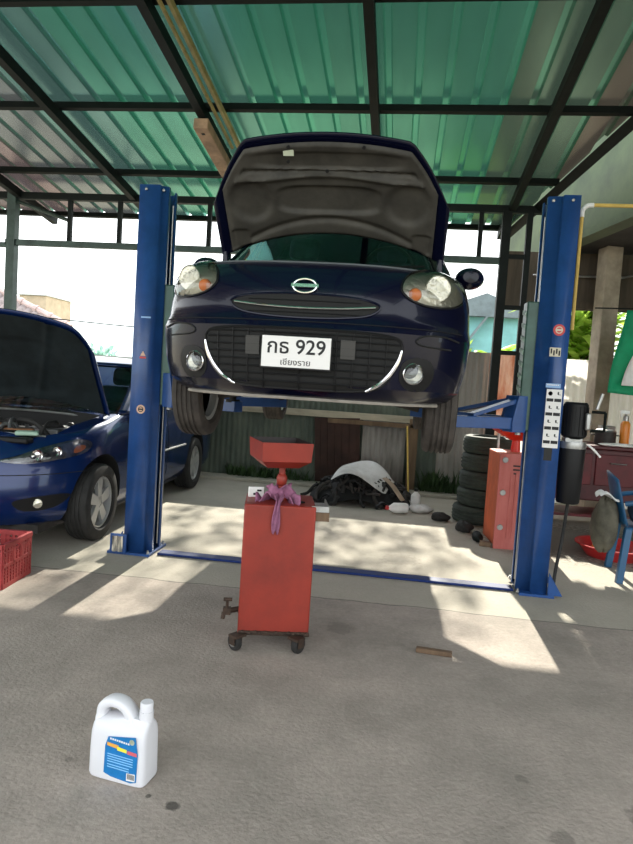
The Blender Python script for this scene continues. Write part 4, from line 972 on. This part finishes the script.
b.use(m_lab5)
for z in (.094, .086, .078, .070, .060, .052): b.prism([(.080, z), (.155-.01*(z < .07), z-.002), (.155-.01*(z < .07), z+.001), (.080, z+.003)], onf, 0, .0016)
b.use(m_lab6).lathe([(.010, -.0018), (.001, -.0018)], (.176, 0, .160), 'y', 16)
b.build('label', None, jg)

# ------------------------------------------------------------------ red crate
cr_ = thing('crate', 'red slatted plastic crate on the floor at the left edge before the sedan', 'crate', (-2.40, 3.95, 0), R(5.6))
CW, CL, CH = .50, .36, .285
def cratewall(p, q, name):
    p, q = Vector(p), Vector(q); L = (q-p).length; d = (q-p).normalized(); ang = math.atan2(d.y, d.x); rot = Matrix.Rotation(ang, 3, 'Z'); b = MB()
    def bb(u0, u1, z0, z1, t): c = p+d*(u0+u1)/2; b.box((c.x, c.y, (z0+z1)/2), (u1-u0, t, z1-z0), rot)
    for z0, z1, t in ((0, .03, .016), (.135, .155, .018), (.225, .238, .016), (.255, CH, .024)): bb(0, L, z0, z1, t)
    n = int(L/.036)
    for k in range(n+1):
        u = L*k/n
        if not (.4 < k/n < .6): bb(max(0, u-.011), min(L, u+.011), 0, .26, .014)
        else: bb(max(0, u-.011), min(L, u+.011), 0, .21, .014)
    for u in (.36*L, .64*L): bb(u-.012, u+.012, .13, .27, .018)
    for z in (.05, .07, .09, .11, .175, .195, .21): bb(0, L, z, z+.007, .010)
    return b.build(name, m_crate, cr_)
cratewall((0, 0, 0), (0, -CL, 0), 'side_panel'); cratewall((-CW, 0, 0), (-CW, -CL, 0), 'side_panel'); cratewall((0, 0, 0), (-CW, 0, 0), 'end_panel'); cratewall((0, -CL, 0), (-CW, -CL, 0), 'end_panel')
b = MB()
for k in range(9): b.box((-CW/2, -CL*(k+.5)/9, .008), (CW, .02, .010))
for k in range(12): b.box((-CW*(k+.5)/12, -CL/2, .008), (.02, CL, .008))
b.build('bottom', m_crate, cr_)

# ------------------------------------------------------------------ tyres, second drainer, odds and ends at the right
def tyre_mesh(r, w, m):
    h = w/2; prof = [(r*.62, -h*.7), (r*.66, -h*.95), (r*.82, -h), (r*.93, -h*.9), (r*.985, -h*.65)]
    for k in (-.4, 0, .4): prof += [(r, h*(k-.13)), (r-.010, h*(k-.09)), (r-.010, h*(k+.09)), (r, h*(k+.13))]
    prof += [(r*.985, h*.65), (r*.93, h*.9), (r*.82, h), (r*.66, h*.95), (r*.62, h*.7)]
    b = MB(); b.lathe(prof, (0, 0, h), 'z', 48, close=True); return b.build('tyre', mat('greenish tyre', (.032, .042, .033), .8, 0, .35, 9))
ty = tyre_mesh(.275, .188, None)
TL = ['topmost tyre of the stack beside the second red drainer', 'second tyre from the top of the stack by second drainer', 'middle tyre of the five-tyre stack by second drainer', 'second tyre from the floor in the stack by second drainer', 'bottom tyre of the stack, jutting left, beside second drainer']
for i in range(5):
    o = ty if i == 0 else ty.copy()
    if i: COL.objects.link(o)
    o.location = ((1.0, .995, .985, .975, .935)[i], 7.08+.01*(i % 2), .19*(4-i)); o.rotation_euler = (0, 0, i*.7)
    tag(o, TL[i], 'tyre', 'stacked tyres')
tag(MB().tube([(1.06, 6.66, 0), (1.04, 6.72, 1.05)], .014, 8).build('steel_rod', m_steel), 'thin grey rod leaning between tyre stack and second red drainer', 'rod')
d2 = thing('oil_drainer', 'faded red and orange drainer cabinet with glossy funnel beside the tyres', 'oil drainer', (.945, 5.90, 0), R(5))
b = MB().use(m_orange).box((.24, .28, .44), (.44, .52, .86)); b.build('tank', None, d2, bevel=.01)
b = MB().use(m_pink).box((.24, .012, .43), (.48, .03, .90)); b.box((.24, -.006, .41), (.18, .012, .62))
for x in (.115, .365): b.box((x, -.006, .41), (.02, .012, .62))
b.use(m_redin)
for z in (.70, .735, .77): b.box((.24, -.005, z), (.24, .006, .014))
b.use(m_steel)
for z in (.20, .52, .82): b.lathe([(.028, -.004), (.024, -.012), (.001, -.012)], (.045, 0, z), 'y', 14)
b.build('front_panel', None, d2)
b = MB().cyl((.22, .34, .87), (.22, .34, 1.02), .045, .035, 20); b.build('funnel_stem', m_brightred, d2)
fu = MB(); fu.use(m_brightred)
def ring2(w, d, z, ox=0): return [fu.V((.20+ox+x*w/2, .34+y*d/2, z)) for x, y in ((-1, -1), (1, -1), (1, 1), (-1, 1))]
A = [ring2(.10, .10, .98, .02), ring2(.34, .32, 1.06), ring2(.44, .42, 1.17), ring2(.43, .41, 1.17), ring2(.33, .31, 1.07), ring2(.09, .09, 1.0, .02)]
for a_, b_ in zip(A, A[1:]):
    for i in range(4): fu.face([a_[i], a_[(i+1) % 4], b_[(i+1) % 4], b_[i]])
fu.face(A[0][::-1]); fu.face(A[-1]); fu.build('funnel', None, d2, fix=False, angle=20)
b = MB()
for x, y in ((.06, .08), (.42, .08), (.06, .48), (.42, .48)): b.lathe([(.02, -.012), (.028, 0), (.02, .012)], (x, y, .02), 'x', 14)
b.build('castors', m_black, d2)
def lump(name, label, cat, c, r, m, seed, z=.8, amp=.3):
    rs = random.Random(seed); ph = [rs.uniform(0, 6) for _ in range(6)]
    def g(u, v):
        a = u*2*pi; e = (v-.5)*pi; k = 1+amp*(.5*sin(2*a+ph[0])*cos(e)+.3*sin(5*a+ph[1]+4*e)+.25*sin(3*e+ph[2]+a)*cos(e)); p = Vector((r[0]*k*cos(e)*cos(a), r[1]*k*cos(e)*sin(a), max(-r[2]*z, r[2]*k*sin(e)))); return p
    o = MB().grid(g, 28, 14, cu=True).build(name, m, None, loc=(c[0], c[1], c[2]+r[2]*z), angle=70); return tag(o, label, cat)
lump('rubber_block', 'black rubber block on the floor at the foot of the tyre stack', 'block', (.53, 6.93, 0), (.09, .07, .05), m_rubber, 4)
lump('rubber_scrap', 'black rubber lump on the floor between tyre stack and red cabinet', 'rubber scrap', (.74, 6.5, 0), (.08, .10, .06), m_rubber, 9)
lump('rubber_scrap', 'dark lump pressed against the base of the faded red cabinet', 'rubber scrap', (.83, 6.14, 0), (.05, .09, .05), m_black, 10)
tag(boxo('wood_block', (.88, 5.96, .022), (.10, .06, .044), m_wood, bevel=.004, rot=Matrix.Rotation(-.2, 3, 'Z')), 'small brown wood block on the floor in front of the red cabinet', 'block')
tag(boxo('wood_offcut', (.28, 3.385, .014), (.19, .035, .026), m_wood, bevel=.004, rot=Matrix.Rotation(-.08, 3, 'Z')), 'short dark wood offcut lying on the open floor right of the drainer', 'wood offcut')

# scrap heap against the fence
r5 = random.Random(21); b = MB()
def hgt(x, y): 
    q = 1-((x+.40)/.66)**2-((y-7.75)/.5)**2; return .30*max(0, q)**.6
for k in range(150):
    x, y = r5.uniform(-1.0, .22), r5.uniform(7.3, 8.2)
    if hgt(x, y) <= .01: continue
    a = r5.uniform(0, 6.3); L = r5.uniform(.1, .35); p = Vector((x, y, hgt(x, y)+.02)); pts = []
    for i in range(5):
        u = i/4-.5; qx, qy = x+cos(a+u*1.2)*L*u, y+sin(a+u*1.2)*L*u; pts.append((qx, qy, max(.015, hgt(qx, qy)*r5.uniform(.7, 1.05)+.02)))
    b.use(r5.choice([m_rubber, m_rubber, m_plastic, m_under, m_engine, m_copper] if k % 9 == 0 else [m_rubber, m_plastic, m_under]))
    b.tube(spline(pts, 3), r5.uniform(.008, .028), 6)
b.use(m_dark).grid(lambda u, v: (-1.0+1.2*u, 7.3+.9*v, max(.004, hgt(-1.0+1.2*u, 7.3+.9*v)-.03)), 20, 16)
tag(b.build('scrap_heap', fix=False), 'dark tangled heap of hoses and scrap at the foot of the fence', 'scrap heap', kind='stuff')
cloth('plastic_sheeting', 'bent dirty white panel lying on top of the dark scrap heap', lambda u, v: (-.74+.66*u+.10*v, 7.35+.5*v+.05*u, .27+.16*sin(pi*min(1, u*1.05))*(.6+.4*v)+.12*v*(1-.6*u)+.03*sin(6*u+3*v)-.10*u*u), 24, 16, m_greysheet, 'panel', .006)
cloth('board_strip', 'pale brown strip sloping off the right side of the scrap heap', lambda u, v: (-.14+.24*u+.05*v, 7.30+.1*v, .36-.24*u+.02*sin(4*u)), 10, 3, mat('tan strip', (.42, .33, .24), .7, 0, .2, 6), 'strip', .012)
t = thing('bottle', 'white plastic bottle with red cap lying at right end of heap', 'bottle', (.08, 7.13, .062), R(200))
b = MB().lathe([(.001, -.10), (.05, -.10), (.058, -.08), (.058, .06), (.025, .11), (.02, .13)], (0, 0, 0), 'x', 20); b.build('body', m_paper, t); b = MB().lathe([(.024, .125), (.024, .155), (.001, .155)], (0, 0, 0), 'x', 16); b.build('cap', m_red2, t)
t = thing('bottle', 'small upright white bottle beside the yellow stick by the heap', 'bottle', (.27, 7.48, 0))
b = MB().lathe([(.001, 0), (.05, 0), (.055, .02), (.055, .16), (.022, .20), (.02, .22)], (0, 0, 0), 'z', 20); b.build('body', m_paper, t); b = MB().lathe([(.024, .21), (.024, .24), (.001, .24)], (0, 0, 0), 'z', 16); b.build('cap', m_black, t)
lump('crushed_tub', 'flattened grey-white tub on the floor right of the scrap heap', 'tub', (.33, 7.30, 0), (.13, .09, .05), m_greysheet, 31)
tag(MB().tube([(.20, 8.05, .0), (.13, 8.55, .90)], .012, 8).build('yellow_stick', m_yellow), 'thin yellow stick leaning on the fence right of the scrap heap', 'stick')
# weeds along the fence foot
r6 = random.Random(5); b = MB()
for k in range(520):
    x = r6.choice([r6.uniform(-2.3, -1.15), r6.uniform(-2.3, -1.7), r6.uniform(.36, .85)]); y = r6.uniform(8.56, 8.70); h = r6.uniform(.05, .22)*(1.7 if x > .2 else 1); a = r6.uniform(0, 6.3); w = .012
    p = Vector((x, y, 0)); q = p+Vector((cos(a)*h*.5, sin(a)*h*.3, h)); s_ = Vector((-sin(a), cos(a), 0))*w; mm = (p+q)/2+Vector((0, 0, h*.18))
    v0, v1, v2, v3, v4 = b.V(p-s_*.5), b.V(p+s_*.5), b.V(mm+s_), b.V(q), b.V(mm-s_); b.face([v0, v1, v2, v4]); b.face([v4, v2, v3])
tag(b.build('weeds', m_leafd, fix=False), 'low green weeds growing along the foot of the back fence', 'weeds', kind='stuff')
st(MB().box((-1.2, 8.52, .02), (4.2, .30, .045)).build('trim_92', m_floor, bevel=.01))

# ------------------------------------------------------------------ right edge: maroon bench, chair, basin, tarp
bn = thing('workbench', 'dark maroon metal workbench at right behind lift post and blue chair', 'workbench', (1.64, 7.12, 0), R(3))
boxo('top', (.75, .30, .905), (1.55, .66, .04), m_maroon, bn, bevel=.01)
boxo('cabinet', (.75, .33, .60), (1.46, .56, .57), m_maroon, bn, bevel=.012)
for x in (.25, .75, 1.25): 
    d_ = boxo('drawer', (x, .04, .66), (.46, .02, .34), mat('dull maroon', (.11, .008, .012), .5, 0, .3, 5), bn, bevel=.006); MB().tube([(x-.08, .02, .74), (x-.08, 0, .74), (x+.08, 0, .74), (x+.08, .02, .74)], .007, 6).build('handle', m_steel, d_)
for x, y in ((.06, .08), (1.44, .08), (.06, .56), (1.44, .56)): boxo('leg', (x, y, .16), (.06, .06, .32), m_maroon, bn)
boxo('lower_shelf', (.75, .33, .14), (1.40, .5, .03), mat('dull maroon', (.11, .008, .012)), bn)
t = thing('pot', 'sooty black pot with lid on the maroon bench below the column', 'pot', (2.27, 7.32, .928)); b = MB().lathe([(.001, 0), (.10, 0), (.11, .02), (.11, .15), (.103, .15), (.10, .02), (.001, .015)], (0, 0, 0), 'z', 24); b.build('body', m_pot, t)
MB().lathe([(.112, .15), (.10, .165), (.03, .18), (.02, .20), (.001, .20)], (0, 0, 0), 'z', 24).build('lid', m_steel, t)
for s in (-1, 1): MB().tube([(s*.11, -.03, .11), (s*.14, -.02, .11), (s*.14, .02, .11), (s*.11, .03, .11)], .007, 6).build('handle', m_pot, t)
t = thing('spray_bottle', 'orange bottle with clear trigger top standing on the maroon bench', 'bottle', (2.47, 7.32, .928)); MB().lathe([(.001, 0), (.048, 0), (.05, .01), (.05, .24), (.042, .26), (.02, .29), (.018, .30)], (0, 0, 0), 'z', 20).build('body', m_orangeb, t)
b = MB().lathe([(.03, .27), (.03, .33), (.012, .34), (.012, .36)], (0, 0, 0), 'z', 16); b.box((-.02, 0, .375), (.10, .03, .035)); b.box((-.05, 0, .345), (.012, .02, .06)); b.build('spray_head', m_steel, t)
lump('cloth_bundle', 'salmon pink cloth bundle on the maroon bench at the right edge', 'cloth', (2.76, 7.24, .928), (.15, .10, .08), m_pinkcloth, 3)
tag(boxo('metal_canister', (2.37, 7.62, 1.03), (.16, .14, .20), mat('dull grey tin', (.28, .26, .25), .5, .5, .25, 6), bevel=.012), 'dull grey tin box behind the black pot on the bench', 'tin')
lump('crumpled_paper', 'crumpled white paper on the maroon bench in front of the pot', 'paper', (2.36, 7.16, .928), (.16, .04, .02), m_paper, 13)
ch = thing('plastic_chair', 'blue plastic chair with a khaki sack slung over its side, right edge', 'chair', (2.06, 5.36, 0), R(82))
b = MB(); b.grid(lambda u, v: ((u-.5)*.44, (v-.5)*.42, .43-.02*sin(pi*u)*sin(pi*v)), 10, 10); b.build('seat', m_chair, ch, solid=.012)
for x, y in ((-.2, -.19), (.2, -.19), (-.2, .19), (.2, .19)): MB().prism([(-.028, -.028), (.028, -.02), (.02, .028), (-.02, .02)], lambda u, v, w, x=x, y=y: (x+u+x*.22*(1-w/.43), y+v+y*.22*(1-w/.43), w), 0, .43).build('leg', m_chair, ch, bevel=.004)
b = MB(); b.grid(lambda u, v: ((u-.5)*.44*(1-.15*v), .20+.09*v+.05*(1-(2*u-1)**2), .45+.40*v-.05*v*(2*u-1)**2), 12, 10); b.build('backrest', m_chair, ch, solid=.012)
for s in (-1, 1): MB().tube(spline([(s*.22, -.18, .43), (s*.25, -.16, .58), (s*.255, -.08, .64), (s*.25, .10, .65), (s*.215, .23, .62)], 5), .020, 8).build('armrest', m_chair, ch)
lump('sack', 'khaki cloth sack hanging at the left side of the blue chair', 'sack', (1.70, 5.30, .20), (.09, .15, .22), m_cloth, 8, z=1.0, amp=.25)
lump('jacket', 'dark blue jacket heaped on the blue chair seat', 'jacket', (2.04, 5.38, .445), (.13, .12, .11), m_navycloth, 18, z=.8)
cloth('paper_sheet', 'creased white paper with dark print on top of the khaki sack', lambda u, v: (1.62+.15*u, 5.20+.16*v, .655+.03*sin(u*5)+.02*sin(v*7)), 8, 8, m_paper, 'paper', .002)
t = thing('basin', 'wide red plastic basin on the floor under the blue chair', 'basin', (2.02, 6.02, 0))
MB().lathe([(.001, 0), (.22, 0), (.30, .10), (.325, .105), (.325, .115), (.295, .112), (.215, .012), (.001, .012)], (0, 0, 0), 'z', 40).build('bowl', m_red2, t)
lump('orange_rag', 'orange cloth lump in the red basin', 'cloth', (1.92, 5.98, .013), (.08, .07, .08), m_orangeb, 40)
o = MB().use(m_tarp).grid(lambda u, v: (2.24+1.5*u-.12*(1-v), 6.9-.1*u+.05*sin(u*9+v*3)+.03*sin(v*6), 1.50+.85*v-.03*sin(pi*u)), 30, 18).build('tarpaulin', None, None, solid=.004, angle=180)
tag(o, 'green tarpaulin with broad white stripe hanging at the right edge', 'tarpaulin')
st_ = MB().grid(lambda u, v: (2.24+.22*v+.15*u, 6.85+.05*sin((.05+.2*v)*9+v*3)+.03*sin(v*6)-.0, 1.58+.72*v), 3, 12).build('white_stripe', m_paper, o, solid=.003)
tag(MB().tube([(2.05-.12, 6.92, 2.36), (3.5, 6.8, 2.38)], .008, 6).build('tarp_rope', m_black), 'thin dark line the green tarpaulin hangs from at the right edge', 'rope')
